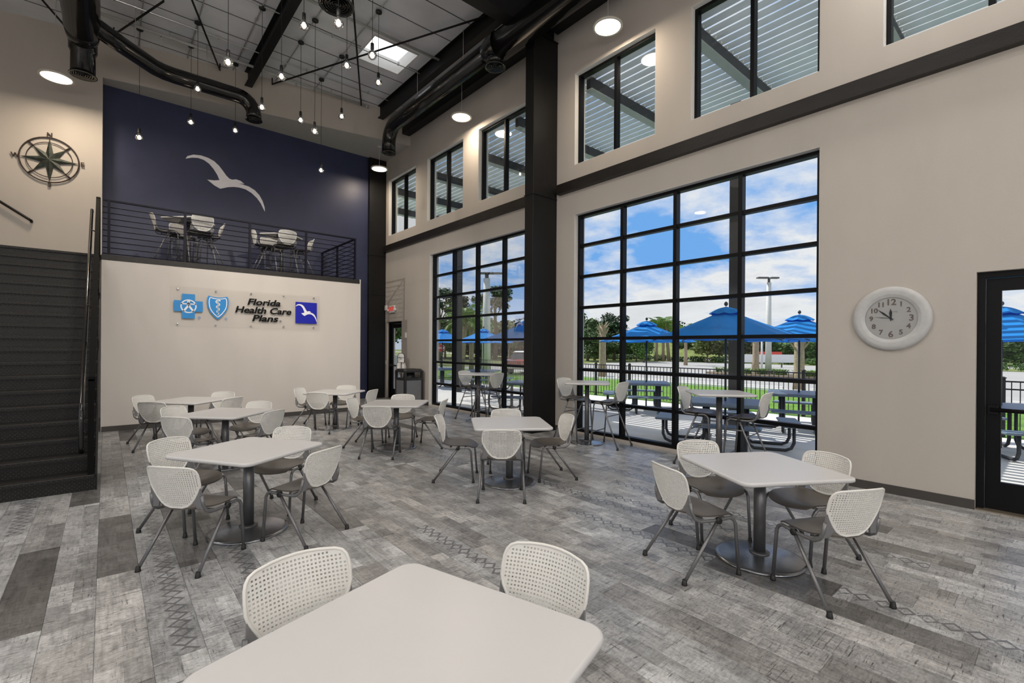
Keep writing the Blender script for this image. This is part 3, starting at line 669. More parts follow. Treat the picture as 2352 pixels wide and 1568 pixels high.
# ================================================================== stairs
NR = 19; RH = 3.367/NR; TD = .266; SY = 7.22; SX0, SX1 = -1.62, -.085
st = thing('staircase', 'black diamond-plate metal staircase rising to the loft landing', 'stairs', (0, 0, 0))
w = SX1-SX0; xm = (SX0+SX1)/2
tread = MB().bbox((-w/2, -.03, -.04), (w/2, TD+.01, 0), .006).mesh('tread', MT['plate'])
riser = MB().box((-w/2, 0, 0), (w/2, .012, RH-.04)).mesh('riser', MT['plate'])
for k in range(NR):
    inst('riser', riser, st, (xm, SY+k*TD, k*RH))
    if k < NR-1: inst('tread', tread, st, (xm, SY+k*TD, (k+1)*RH))
inst('nosing', MB().bbox((-w/2, -.03, -.04), (w/2, .07, 0), .006).mesh('nosing', MT['plate']), st, (xm, SY+(NR-1)*TD, 3.3675))
for x, nn in ((SX1+.001, 'stringer'), (SX0-.021, 'stringer')):
    pts = [(SY-.005, 0), (SY+.36, 0), (SY+NR*TD-.12, 3.02), (SY+NR*TD-.12, 3.367), (SY+(NR-1)*TD-.02, 3.367), (SY-.005, RH)]
    MB().prism(pts, x, x+.016, lambda a, b, h: (h, a, b)).build(nn, MT['black_steel'], st)
# guard on the open side
gd = thing('stair_guard', 'black stair guard with flat sloping rail beside the sign wall', 'railing', (0, 0, 0)); gx = -.115
sl = RH/TD
zg = lambda y: RH+(y-SY)*sl
MB().box((gx-.035, SY+.02, RH), (gx+.02, SY+.075, 1.26)).build('post', MT['rail_matt'], gd)
MB().box((gx-.03, 11.92, 3.367), (gx+.035, 11.985, 4.43)).build('post', MT['rail_matt'], gd)
MB().prism([(SY+.02, 1.24), (SY+.02, 1.29), (11.98, zg(11.98)+1.11), (11.98, zg(11.98)+1.06)], gx-.03, gx+.03, lambda a, b, h: (h, a, b)).build('top_rail', MT['rail_matt'], gd)
for k in range(1, 8):
    o = .12*k
    MB().tube([(gx, SY+.07, 1.26-o), (gx, 11.95, zg(11.95)+1.085-o)], .007, 6).build('rod', MT['rail_matt'], gd)
for f in (.25, .5, .75):
    y = SY+(12-SY)*f; MB().box((gx-.02, y-.02, zg(y)-.05), (gx+.015, y+.02, zg(y)+1.08)).build('post', MT['rail_matt'], gd)
hr = thing('handrail', 'round black handrail with looped end on the stair guard', 'railing', (0, 0, 0)); hx_ = -.205
pts = [(hx_, SY+.10, .42), (hx_, SY+.05, .50), (hx_, SY+.04, .80), (hx_, SY+.06, .90), (hx_, SY+.16, .98), (hx_, 11.95, zg(11.95)+.86), (hx_, 12.3, zg(11.95)+.90)]
MB().tube(pts, .024, 12).build('rail', MT['duct_black'], hr)
for y, z in ((SY+.06, .66), (9.0, zg(9.0)+.85), (11.2, zg(11.2)+.85)):
    MB().tube([(hx_, y, z), (gx-.01, y, z-.03)], .010, 8).build('bracket', MT['black_steel'], hr)
wh = thing('handrail', 'black wall handrail slanting up at the left picture edge', 'railing', (0, 0, 0))
def onw(x, off=.07): return (x, YA(x)-off)
a, b = onw(-1.20), onw(-3.2)
MB().tube([(*a, 4.26), (*onw(-1.24), 4.29), (*b, 5.68)], .026, 12).build('rail', MT['black_steel'], wh)
MB().tube([(*onw(-1.205, .07), 4.265), (*onw(-1.205, .002), 4.25)], .026, 10).build('wall_return', MT['black_steel'], wh)
MB().tube([(*onw(-2.4, .07), 5.10), (*onw(-2.4, .002), 5.02)], .010, 8).build('bracket', MT['black_steel'], wh)
# ---- loft railing
lr = thing('loft_railing', 'dark horizontal-bar railing along the loft edge', 'railing', (0, 0, 3.367)); yb = 11.97; HT = 1.065
for x in (.04, 1.25, 2.46, 3.673, 4.885): MB().box((x-.022, yb-.022, 0), (x+.022, yb+.022, HT-.03)).build('post', MT['rail_navy'], lr)
for y in (13.2, 14.40): MB().box((4.863, y-.022, 0), (4.907, y+.022, HT-.03)).build('post', MT['rail_navy'], lr)
MB().box((-.045, yb-.025, HT-.03), (4.91, yb+.025, HT)).box((4.86, yb+.025, HT-.03), (4.91, 14.44, HT)).build('top_rail', MT['rail_navy'], lr)
rod = MB().tube([(-.05, 0, 0), (4.885, 0, 0)], .0085, 6).mesh('rod', MT['rail_navy']); rod2 = MB().tube([(0, 0, 0), (0, 2.44, 0)], .0085, 6).mesh('rod', MT['rail_navy'])
for k in range(9):
    z = .035+k*.111
    inst('rod', rod, lr, (0, yb, z)); inst('rod', rod2, lr, (4.885, yb, z))
# ================================================================== wall graphics
BIRD = [(1.515, 6.356), (1.553, 6.431), (1.679, 6.502), (1.84, 6.526), (2.003, 6.504), (2.137, 6.45), (2.238, 6.366), (2.324, 6.261), (2.41, 6.144), (2.479, 6.081), (2.542, 6.068), (2.637, 6.098), (2.743, 6.083), (2.833, 6.023), (2.697, 6.0), (2.797, 5.995), (2.942, 5.974), (3.089, 5.905), (3.201, 5.798), (3.284, 5.65), (3.334, 5.494), (3.346, 5.372), (3.308, 5.435), (3.239, 5.579), (3.145, 5.704), (3.016, 5.811), (2.87, 5.881), (2.726, 5.898), (2.585, 5.886), (2.446, 5.847), (2.275, 5.766), (2.14, 5.825), (1.983, 5.937), (2.139, 5.954), (2.257, 5.989), (2.206, 6.115), (2.121, 6.25), (2.021, 6.361), (1.905, 6.428), (1.775, 6.444), (1.648, 6.418), (1.553, 6.374)]   # metres on the navy wall: x, z
t = thing('gull_emblem', 'white gull emblem on the navy wall above the loft', 'emblem', (0, 14.4995, 0))
ngon_tri_prism(BIRD, 0, .012, lambda x, z, h: (x, -h, z)).build('gull', MT['bird_white'], t)
# ---- acrylic sign
sg = thing('wall_sign', 'clear acrylic sign reading Florida Health Care Plans on the loft wall', 'sign', (0, 11.83, 0))
YS = lambda x, z, h: (x, -h, z)
MB().box((.985, 0, 2.045), (3.955, .008, 2.865)).build('acrylic_panel', MT['acrylic'], sg)
for x in (1.12, 1.79, 2.463, 3.14, 3.814):
    for z in (2.812, 2.098): MB().lathe([(.013, .038), (.013, -.008), (.018, -.008), (.018, -.016), (.012, -.02)], 14, (x, 0, z), 'Y').build('standoff', MT['chrome'], sg)
cr = ngon_tri_prism([(1.054, 2.573), (1.191, 2.573), (1.191, 2.712), (1.412, 2.712), (1.412, 2.573), (1.551, 2.573), (1.551, 2.351), (1.412, 2.351), (1.412, 2.208), (1.191, 2.208), (1.191, 2.351), (1.054, 2.351)], .001, .010, YS).build('cross_logo', MT['logo_blue'], sg)
def flat_ring(c, r0, r1, h0, h1, n=40, a0=0, a1=2*PI):
    mb = MB(); full = abs(a1-a0) > 6.2; rg = []
    for k in range(n if full else n+1):
        a = a0+(a1-a0)*k/n; ca, sa = math.cos(a), math.sin(a)
        rg.append([YS(c[0]+r*ca, c[1]+r*sa, h) for r, h in ((r0, h0), (r1, h0), (r1, h1), (r0, h1))])
    if full: rg.append(rg[0])
    return mb.loft(rg, not full, False)
c = (1.302, 2.459)
def bar2(mb, p, q, wd, h0=.010, h1=.014):
    p = Vector(p); q = Vector(q); d = (q-p).normalized(); nn = Vector((-d.y, d.x))*wd/2
    return mb.prism([tuple(p-nn), tuple(q-nn), tuple(q+nn), tuple(p+nn)], h0, h1, YS)
mb = flat_ring(c, .118, .140, .010, .014)
for k in range(5):
    pass
bar2(mb, (c[0]-.135, c[1]+.048), (c[0]+.135, c[1]+.048), .022); bar2(mb, (c[0], c[1]+.02), (c[0]-.085, c[1]-.105), .036); bar2(mb, (c[0], c[1]+.02), (c[0]+.085, c[1]-.105), .036)
bar2(mb, (c[0]-.03, c[1]+.04), (c[0]+.03, c[1]+.04), .05); mb.prism([(c[0]+.026*math.cos(a*PI/6), c[1]+.098+.026*math.sin(a*PI/6)) for a in range(12)], .010, .014, YS)
bar2(mb, (c[0], c[1]+.04), (c[0], c[1]+.09), .02)
mb.build('figure_mark', MT['logo_white'], cr)
SH = [(1.653, 2.708), (1.735, 2.684), (1.826, 2.676), (1.917, 2.684), (2.001, 2.706), (2.020, 2.65), (2.024, 2.57), (2.015, 2.489), (1.995, 2.42), (1.963, 2.364), (1.905, 2.28), (1.824, 2.202), (1.745, 2.28), (1.691, 2.350), (1.655, 2.42), (1.637, 2.489), (1.628, 2.57), (1.632, 2.65)]
shd = ngon_tri_prism(SH, .001, .010, YS).build('shield_logo', MT['logo_blue'], sg)
cc = Vector((1.826, 2.47)); mb = MB(); inn = [cc+(Vector(p)-cc)*.82+Vector((0, .006)) for p in SH]
for p, q in zip(inn, inn[1:]+inn[:1]): bar2(mb, p, q, .016)
pts = [(1.872, 2.612), (1.822, 2.622), (1.790, 2.600), (1.795, 2.566), (1.850, 2.546), (1.852, 2.512), (1.806, 2.496), (1.800, 2.462), (1.846, 2.444), (1.842, 2.410), (1.810, 2.392), (1.812, 2.362), (1.836, 2.345), (1.830, 2.318)]
for p, q in zip(pts, pts[1:]): bar2(mb, p, q, .026)
bar2(mb, (1.826, 2.64), (1.826, 2.30), .012)
mb.build('serpent_mark', MT['logo_white'], shd)
for body, xa, xb, za_, zb_ in (('Florida', 2.388, 3.070, 2.557, 2.702), ('Health Care', 2.149, 3.305, 2.374, 2.522), ('Plans', 2.484, 3.025, 2.198, 2.343)):
    me = text_mesh(body, .2, MT['letter_black'], .006, .22, .0055, 'LEFT', space=1.0)
    vx = [v.co.x for v in me.vertices]; vy = [v.co.y for v in me.vertices]; kx = (xb-xa)/(max(vx)-min(vx)); ky = (zb_-za_)/(max(vy)-min(vy))
    for v in me.vertices: v.co.x = (v.co.x-min(vx))*kx; v.co.y = (v.co.y-min(vy))*ky
    inst('lettering', me, sg, (xa, -.007, za_), (PI/2, 0, 0))
for x, z, mm, s_ in ((1.49, 2.232, 'logo_blue', .026), (1.979, 2.228, 'logo_blue', .026), (3.073, 2.221, 'letter_black', .024)):
    o = flat_ring((x, z), s_*.82, s_, .001, .004, 20).build('registered_mark', MT[mm], sg)
    inst('lettering', text_mesh('R', s_*1.5, MT[mm], .002), o, (x, -.003, z), (PI/2, 0, 0))
sq = MB().prism([(3.399, 2.190), (3.886, 2.190), (3.886, 2.693), (3.399, 2.693)], .001, .010, YS).build('square_logo', MT['logo_navy'], sg)
bw = [(x, z) for x, z in BIRD]; x0 = min(p[0] for p in bw); x1 = max(p[0] for p in bw); z0 = min(p[1] for p in bw); z1 = max(p[1] for p in bw)
ngon_tri_prism([(3.400+(x-x0)/(x1-x0)*.484, 2.225+(z-z0)/(z1-z0)*.42) for x, z in bw], .0105, .014, YS).build('gull_mark', MT['logo_white'], sq)
# ---- compass rose
cp = thing('compass_rose', 'large dark metal compass rose on the wall above the stairs', 'wall decoration', (-.93, YA(-.93)-.03, 5.615), -.186)
def ringtube(r, tr, y=0, n=56): return MB().tube([(r*math.cos(2*PI*k/n), y, r*math.sin(2*PI*k/n)) for k in range(n+1)], tr, 8, False)
ringtube(.478, .013).build('ring', MT['rust_ring'], cp); ringtube(.372, .008).build('ring', MT['rust_ring'], cp)
for k in range(8):
    a = k*PI/4; ln = .465 if k % 2 == 0 else .372; bw_ = .155
    d = Vector((math.cos(a), 0, math.sin(a))); e1 = Vector((math.cos(a+PI/8), 0, math.sin(a+PI/8)))*bw_; e2 = Vector((math.cos(a-PI/8), 0, math.sin(a-PI/8)))*bw_
    y0_ = Vector((0, -.045, 0)); bk = Vector((0, .012, 0))
    MB().add([y0_, e2, d*ln, e1, bk, e2+bk, d*ln+bk, e1+bk], [(0, 1, 2), (0, 2, 3), (4, 6, 5), (4, 7, 6), (1, 5, 6, 2), (2, 6, 7, 3)]).build('star_point', MT['verdigris'], cp)
    if k % 2: MB().tube([d*.36, d*.478], .016, 8).build('spoke', MT['rust_ring'], cp)
for ch, x, z in (('N', 0, .535), ('S', 0, -.535), ('E', .535, 0), ('W', -.535, 0)):
    inst('letter', text_mesh(ch, .125, MT['rust_ring'], .006, 0, .004), cp, (x, 0, z), (PI/2, 0, 0))
# ---- clock
ck = thing('wall_clock', 'large round white clock on the wall beside the near door', 'clock', (6.9, 1.325, 2.02))
MB().lathe([(.355, -.001), (.368, -.012), (.368, -.030), (.350, -.048), (.315, -.058), (.285, -.050), (.272, -.052), (.262, -.040), (.250, -.042), (.240, -.030), (.238, -.018)], 64, axis='X', caps=False).build('frame', MT['clock_frame'], ck)
MB().lathe([(.262, -.016), (.262, -.020)], 48, axis='X').build('dial', MT['clock_face'], ck)
dial = ck.children[-1]
RW = (PI/2, 0, -PI/2)
for k in range(1, 13):
    a = PI/2-k*PI/6; r = .185
    inst('numeral', text_mesh(str(k), .098 if k in (12, 3, 6) else .076, MT['clock_numeral'], .001, 0, .003), dial, (-.0205, -r*math.cos(a), r*math.sin(a)), RW)
inst('lettering', text_mesh('HOTEL', .022, MT['clock_numeral'], .0005), dial, (-.0205, -.03, .075), RW)
for ang, ln, wd in ((91, .115, .026), (139, .165, .020), (172, .15, .006)):
    a = math.radians(ang); d = Vector((0, -math.cos(a), math.sin(a))); pn = Vector((0, math.sin(a), math.cos(a)))
    pts = [d*-.03-pn*wd*.15, d*ln*.55-pn*wd*.5, d*ln, d*ln*.55+pn*wd*.5, d*-.03+pn*wd*.15]
    MB().add([p+Vector((-.024, 0, 0)) for p in pts]+[p+Vector((-.027, 0, 0)) for p in pts], [(4, 3, 2, 1, 0), (5, 6, 7, 8, 9)]+[(i, (i+1) % 5, 5+(i+1) % 5, 5+i) for i in range(5)]).build('hand', MT['letter_black'], ck)
MB().lathe([(.012, -.022), (.012, -.030)], 16, axis='X').build('hub', MT['letter_black'], ck)
MB().lathe([(.243, -.031), (.243, -.034)], 48, axis='X').build('glass_cover', MT['clock_glass'], ck)
# ---- exit sign, small wall devices
ex = thing('exit_sign', 'white exit sign with red letters above the far door', 'sign', (6.9, 13.86, 2.83))
MB().bbox((-.06, -.17, -.11), (-.001, .17, .11), .006).build('housing', MT['plastic_white'], ex)
inst('lettering', text_mesh('EXIT', .17, MT['exit_glow'], .002, 0, .008), ex, (-.063, 0, 0), RW)
for s in (-1, 1): MB().tube([(-.03, s*.17, -.02), (-.03, s*.235, -.03)], .012, 8).lathe([(.03, -.05), (.045, 0), (.02, .03)], 12, (-.04, s*.24, -.03), 'X').build('lamp_head', MT['plastic_white'], ex)
for y, z, d_, lab, nm_ in ((14.30, 2.90, (.05, .11, .16), 'small white alarm box left of the exit sign', 'alarm_box'), (13.0, 2.0, (.04, .09, .16), 'small white thermostat right of the far door', 'thermostat'), (14.34, 1.14, (.012, .08, .12), 'white light switch left of the far door', 'light_switch')):
    y = min(y, 14.335)
    t = thing(nm_, lab, 'wall fitting', (6.9, y, z))
    MB().bbox((-d_[0], -d_[1]/2, -d_[2]/2), (-.0005, d_[1]/2, d_[2]/2), .004).build('plate', MT['plastic_white'], t)
    MB().box((-d_[0]-.004, -d_[1]*.16, -d_[2]*.2), (-d_[0], d_[1]*.16, d_[2]*.2)).build('button', MT['lamp_rim'], t)
# ---- litter bin
bn = thing('litter_bin', 'dark square litter bin with grey panels beside the far window', 'bin', (6.53, 12.10, 0)); h = .29
for sx_ in (-1, 1):
    for sy_ in (-1, 1): MB().box((sx_*(h-.03)-.03, sy_*(h-.03)-.03, 0), (sx_*(h-.03)+.03, sy_*(h-.03)+.03, .98)).build('corner_post', MT['bin_dark'], bn)
MB().bbox((-h-.01, -h-.01, .94), (h+.01, h+.01, 1.03), .05).build('lid', MT['bin_dark'], bn)
MB().box((-h+.005, -h+.005, .72), (h-.005, h-.005, .78)).build('collar', MT['bin_dark'], bn)
MB().box((-h+.01, -h+.01, .02), (h-.01, h-.01, .08)).build('plinth', MT['bin_dark'], bn)
for sx_, sy_ in ((-1, 0), (0, -1), (1, 0), (0, 1)):
    c0 = Vector((sx_*(h-.02), sy_*(h-.02), .4)); dm = (.012 if sx_ else .46, .012 if sy_ else .46, .64)
    MB().cbox(c0, dm).build('panel', MT['bin_panel'], bn)
MB().lathe([(.17, .5), (.17, .78), (.15, .93)], 16).build('liner', MT['rubber_black'], bn)
us = thing('bag_stand', 'umbrella bag stand with small arched sign behind the litter bin', 'stand', (6.60, 12.72, 0))
MB().lathe([(.16, 0), (.16, .02), (.03, .03)], 20).build('base', MT['bin_dark'], us)
MB().tube([(0, 0, .02), (0, 0, 1.2)], .02, 10).build('pole', MT['bin_dark'], us)
for s in (-1, 1): MB().loft([[(s*.08-.06, -.05, .85), (s*.08+.06, -.05, .85), (s*.08+.07, .05, .85), (s*.08-.07, .05, .85)], [(s*.08-.07, -.06, 1.0), (s*.08+.07, -.06, 1.0), (s*.08+.06, .06, 1.0), (s*.08-.06, .06, 1.0)], [(s*.07-.05, -.03, 1.18), (s*.07+.05, -.03, 1.18), (s*.07+.05, .03, 1.18), (s*.07-.05, .03, 1.18)]], True, True).build('bag_bundle', MT['bag_plastic'], us)
ar = [(-.11, 1.18), (.11, 1.18), (.11, 1.38)]+[(.11*math.cos(a*PI/8), 1.38+.09*math.sin(a*PI/8)) for a in range(1, 8)]+[(-.11, 1.38)]
th = math.radians(-50)
pl = MB().prism(ar, -.008, .008, lambda x, z, h: (x, -h, z)).build('sign_plate', MT['bin_dark'], us, rz=th)
MB().prism([(x*.86, 1.19+(z-1.18)*.92) for x, z in ar], .008, .011, lambda x, z, h: (x, -h, z)).build('sign_face', MT['sign_white'], pl)
inst('lettering', text_mesh('UMBRELLA\nBAG', .04, MT['letter_black'], .001, 0, .001), pl, (0, -.0112, 1.31), (PI/2, 0, 0))

# ================================================================== chairs, stools and tables
def shield(n=0):
    # outline of the moulded back, x across, z up (0 at the lower rim)
    half = [(0, -.004), (.05, .0), (.095, .014), (.130, .040), (.158, .075), (.180, .112), (.203, .150), (.214, .190), (.215, .235), (.213, .275), (.206, .300), (.192, .318), (.165, .328), (.10, .335), (.05, .338), (0, .339)]
    return half+[(-x, z) for x, z in half[-2:0:-1]]
def back_map(x, z, off, z0, y0):
    # wrap round the sitter, lean backwards
    f = z/.34; yy = y0-.020-.085*f-.02*f*f+.055*(x/.215)**2*(.55+.45*f)
    return (x, yy+off, z0+z*.975)
def perforated_back(z0, y0):
    out = shield(); pit, hs = .0160, .0043
    V = [Vector(p) for p in out]; F = [list(range(len(out)))]; E = [(i, (i+1) % len(out)) for i in range(len(out))]
    def inside(x, z):
        # distance-tested inside the outline inset by the rim
        c = False; n_ = len(out); dmin = 9
        for i in range(n_):
            (x0, z0_), (x1, z1_) = out[i], out[(i+1) % n_]
            if (z0_ > z) != (z1_ > z) and x < (x1-x0)*(z-z0_)/(z1_-z0_)+x0: c = not c
            d = Vector((x1-x0, z1_-z0_)); q = max(0, min(1, ((x-x0)*d.x+(z-z0_)*d.y)/d.length_squared)); dmin = min(dmin, math.hypot(x-x0-q*d.x, z-z0_-q*d.y))
        return c and dmin > .019
    holes = []
    for i in range(-14, 15):
        for j in range(0, 23):
            x = (i+.5)*pit if False else i*pit; z = .008+j*pit
            if inside(x, z): holes.append((x, z))
    for x, z in holes:
        b = len(V); V += [Vector((x-hs, z-hs)), Vector((x+hs, z-hs)), Vector((x+hs, z+hs)), Vector((x-hs, z+hs))]
        E += [(b, b+1), (b+1, b+2), (b+2, b+3), (b+3, b)]
    r = delaunay_2d_cdt(V, E, [], 1, 1e-6)
    P = [tuple(v) for v in r[0]]; m = len(P); th_ = .005
    HS = {(round(x/pit), round((z-.008)/pit)) for x, z in holes}
    def open_(f):
        cx_ = sum(P[i][0] for i in f)/3; cz_ = sum(P[i][1] for i in f)/3; i = round(cx_/pit); j = round((cz_-.008)/pit)
        return (i, j) in HS and abs(cx_-i*pit) < hs and abs(cz_-.008-j*pit) < hs
    tris = [f for f in r[2] if not open_(f)]
    mb = MB(); mb.add([back_map(x, z, -th_/2, z0, y0) for x, z in P]+[back_map(x, z, th_/2, z0, y0) for x, z in P],
                      [tuple(f) for f in tris]+[tuple(i+m for i in f)[::-1] for f in tris], True)
    cnt = {}
    for f in tris:
        for a, b in zip(f, list(f[1:])+[f[0]]): cnt[(a, b)] = 1
    side = [(a, a+m, b+m, b) for (a, b) in cnt if (b, a) not in cnt]
    mb.add([back_map(x, z, -th_/2, z0, y0) for x, z in P]+[back_map(x, z, th_/2, z0, y0) for x, z in P], side)
    rim = [back_map(x*.975, .17+(z-.17)*.975, 0, z0, y0) for x, z in out]
    mb.tube(rim+[rim[0]], .0075, 6, False)
    return mb
def seat_mb(z0):
    n_ = 14; mb = MB(); top = []; bot = []
    for j in range(n_+1):
        for i in range(n_+1):
            u, v = -1+2*i/n_, -1+2*j/n_
            k = .42; x = u*math.sqrt(1-k*v*v*.9) if True else u; y = v*math.sqrt(1-k*u*u*.9)
            X = x*.228*(1.0 if v > 0 else 1-.05*v*v); Y = .005+y*.225
            Z = z0+.014*(u*u)-.012*math.exp(-4*(u*u+v*v))-.030*max(0, (v-.45)/.55)**2+.016*max(0, (-v-.5)/.5)**2
            top.append((X, Y, Z)); bot.append((X*.985, Y, Z-.011))
    N1 = n_+1; q = lambda i, j: j*N1+i; m = len(top)
    fs = [(q(i, j), q(i+1, j), q(i+1, j+1), q(i, j+1)) for i in range(n_) for j in range(n_)]
    mb.add(top+bot, fs+[tuple(m+a for a in f)[::-1] for f in fs], True)
    edge = [q(i, 0) for i in range(n_)]+[q(n_, j) for j in range(n_)]+[q(i, n_) for i in range(n_, 0, -1)]+[q(0, j) for j in range(n_, 0, -1)]
    mb.add(top+bot, [(a, m+a, m+b, b) for a, b in zip(edge, edge[1:]+edge[:1])], True)
    return mb
def make_chair(label, stool=False):
    dz = .315 if stool else 0
    t = thing('bar_stool' if stool else 'side_chair', label, 'stool' if stool else 'chair')
    seat_mb(.442+dz).build('seat', MT['seat_taupe'], t)
    perforated_back(.456+dz, -.192).build('backrest', MT['chair_white'], t)
    r = .0125
    fy, fx = (.22, .235) if stool else (.200, .224); ry, rx = (-.29, .255) if stool else (-.285, .250)
    for s in (-1, 1):
        zr = .418+dz
        ft = Vector((s*fx, fy, .018)); bd = Vector((s*.224, .120, zr+.008)); kn = Vector((s*.224, .168, zr-.038))
        pts = [(s*.212, -.214, zr+.140), (s*.217, -.204, zr+.075), (s*.222, -.184, zr+.028), (s*.224, -.145, zr+.004), (s*.224, -.09, zr), (s*.224, .02, zr), (s*.224, .08, zr+.006), bd, (s*.225, .150, zr-.008), kn, ft]
        lg = MB().tube(pts, r, 8).build('leg', MT['tube_grey'], t)
        MB().lathe([(.019, 0), (.019, .006), (.014, .04)], 10, (ft.x, ft.y, 0)).build('foot_cap', MT['rubber_black'], lg)
        rf = Vector((s*rx, ry, .018))
        lg = MB().tube([(s*.226, .012, zr-.004), rf], r, 8).build('leg', MT['tube_grey'], t)
        MB().lathe([(.020, 0), (.020, .006), (.014, .04)], 10, (rf.x, rf.y, 0)).build('foot_cap', MT['rubber_black'], lg)
        MB().lathe([(.012, -.016), (.022, -.012), (.022, .016), (.014, .020)], 14, (s*.232, .012, zr), 'X').build('knob', MT['rubber_black'], t)
        # gusset that carries the back
        def gp(x, z): return Vector(back_map(s*x, z, .006, .456+dz, -.192))
        A = [gp(.207, .165), gp(.190, .125), gp(.165, .080), gp(.140, .048), gp(.165, .0), Vector((s*.212, -.186, zr+.035)), Vector((s*.214, -.200, zr+.09))]
        B = [p+Vector((0, -.014, 0)) for p in A]; n_ = len(A)
        MB().add(A+B, [tuple(range(n_)), tuple(range(n_, 2*n_))[::-1]]+[(i, n_+i, n_+(i+1) % n_, (i+1) % n_) for i in range(n_)]).build('back_bracket', MT['bracket_grey'], t)
    for y in (-.09, .09): MB().tube([(-.224, y, .418+dz), (.224, y, .418+dz)], .010, 8).build('crossbar', MT['tube_grey'], t)
    if stool:
        for s in (-1, 1):
            f = lambda z, a, b: a+(b-a)*(1-(z-.018)/(.418+dz-.018))
            z = .60; MB().tube([(s*f(z, .225, rx), f(z, .012, ry), z), (s*f(z, .225, fx), f(z, .168, fy), z)], .009, 8).build('stretcher', MT['tube_grey'], t)
            
        z = .24; MB().tube([(-f(z, .225, fx), f(z, .168, fy), z), (f(z, .225, fx), f(z, .168, fy), z)], .010, 8).build('footrest', MT['tube_grey'], t)
        z = .52; MB().tube([(-f(z, .225, rx), f(z, .012, ry), z), (f(z, .225, rx), f(z, .012, ry), z)], .009, 8).build('stretcher', MT['tube_grey'], t)
    return t
def rsq(w, r, z, n_=6):
    o = []
    for k, (sx_, sy_) in enumerate(((1, 1), (-1, 1), (-1, -1), (1, -1))):
        for i in range(n_+1):
            a = PI/2*(k+i/n_); o.append((sx_*(w/2-r)+r*math.cos(a), sy_*(w/2-r)+r*math.sin(a), z))
    return o
def make_table(label, w=.914, hgt=.737, bar=False):
    t = thing('bar_table' if bar else 'dining_table', label, 'table')
    MB().loft([rsq(w-.03, .06, hgt-.033), rsq(w-.004, .072, hgt-.026), rsq(w, .075, hgt-.014), rsq(w-.006, .072, hgt-.003), rsq(w-.022, .066, hgt)], True, True).build('tabletop', MT['laminate_white'], t)
    tp = t.children[-1]
    for p in tp.data.polygons: p.use_smooth = len(p.vertices) == 4
    MB().cbox((0, 0, hgt-.04), (.40, .06, .014)).cbox((0, 0, hgt-.04), (.06, .40, .014)).build('top_spider', MT['post_grey'], t)
    MB().tube([(0, 0, .03), (0, 0, hgt-.036)], .044 if not bar else .040, 20).build('post', MT['post_grey'], t)
    R = .325 if not bar else .28
    MB().lathe([(R*.99, 0), (R, .008), (R*.985, .016), (R*.9, .022), (R*.5, .036), (.075, .048), (.06, .05)], 44).build('base', MT['base_steel'], t)
    MB().lathe([(.075, .046), (.075, .056), (.05, .064)], 24).build('flange', MT['post_grey'], t)
    return t
TAB = {'T1': (.70, 1.28, 16.5, 'foreground table cut off by the bottom picture edge'), 'T2': (3.95, 1.58, 59, 'table in front of the wall clock'), 'T3': (.98, 4.76, 32, 'front table of the left row'),
       'T4': (1.26, 7.53, 44, 'middle table of the left row'), 'T5': (1.10, 9.60, 44, 'rear table of the left row'), 'T6': (3.54, 9.64, 42, 'rear table of the centre row'), 'T7': (3.63, 7.15, 49, 'middle table of the centre row'), 'T8': (3.78, 4.45, 57, 'front table of the centre row')}
proto = None
for k, (x, y, a, lab) in TAB.items():
    L_ = 'square white '+lab
    if proto is None: proto = make_table(L_); o = proto
    else: o = copy_tree(proto, label=L_)
    o.location = (x, y, 0); o.rotation_euler = (0, 0, math.radians(a)); o['group'] = 'square white dining tables'
CH = {'T2A': (3.16, 1.92, -24, 'near-left'), 'T2B': (4.18, 2.23, -121, 'far-left'), 'T2C': (4.52, 1.28, 158, 'far-right'), 'T2D': (3.58, .84, 63, 'near-right'),
      'T3A': (.36, 4.16, 40, 'near-left'), 'T3B': (.44, 5.35, -55, 'far-left'), 'T3C': (1.51, 5.32, -135, 'far-right'), 'T3D': (1.42, 4.07, 120, 'near-right'),
      'T4A': (.64, 6.97, 41, 'near-left'), 'T4B': (.72, 8.12, -50, 'far-left'), 'T4C': (1.80, 8.05, -136, 'far-right'), 'T4D': (1.72, 6.89, 126, 'near-right'),
      'T5A': (.48, 10.15, -48, 'far-left'), 'T5B': (.53, 9.00, 52, 'near-left'), 'T5C': (1.66, 10.12, -128, 'far-right'), 'T5D': (1.61, 8.98, 124, 'near-right'),
      'T6A': (3.0, 10.15, -46, 'far-left'), 'T6B': (2.98, 9.03, 48, 'near-left'), 'T6C': (4.0, 10.22, -128, 'far-right'), 'T6D': (4.05, 8.98, 126, 'near-right'),
      'T7A': (3.08, 7.65, -45, 'far-left'), 'T7B': (2.98, 6.48, 47, 'near-left'), 'T7C': (4.05, 7.72, -126, 'far-right'), 'T7D': (4.24, 6.66, 134, 'near-right'),
      'T8A': (3.17, 5.09, -42, 'far-left'), 'T8B': (3.16, 3.85, 49, 'near-left'), 'T8C': (4.22, 5.05, -127, 'far-right'), 'T8D': (4.49, 4.15, 156, 'near-right'),
      'T1A': (.60, 2.02, -86, 'far-left'), 'T1B': (1.42, 1.43, -166, 'far-right')}
SHORT = {'T1': 'the foreground table at the bottom edge', 'T2': 'the table in front of the clock', 'T3': 'the front table of the left row', 'T4': 'the middle table of the left row', 'T5': 'the rear table of the left row', 'T6': 'the rear table of the centre row', 'T7': 'the middle table of the centre row', 'T8': 'the front table of the centre row'}
proto = None
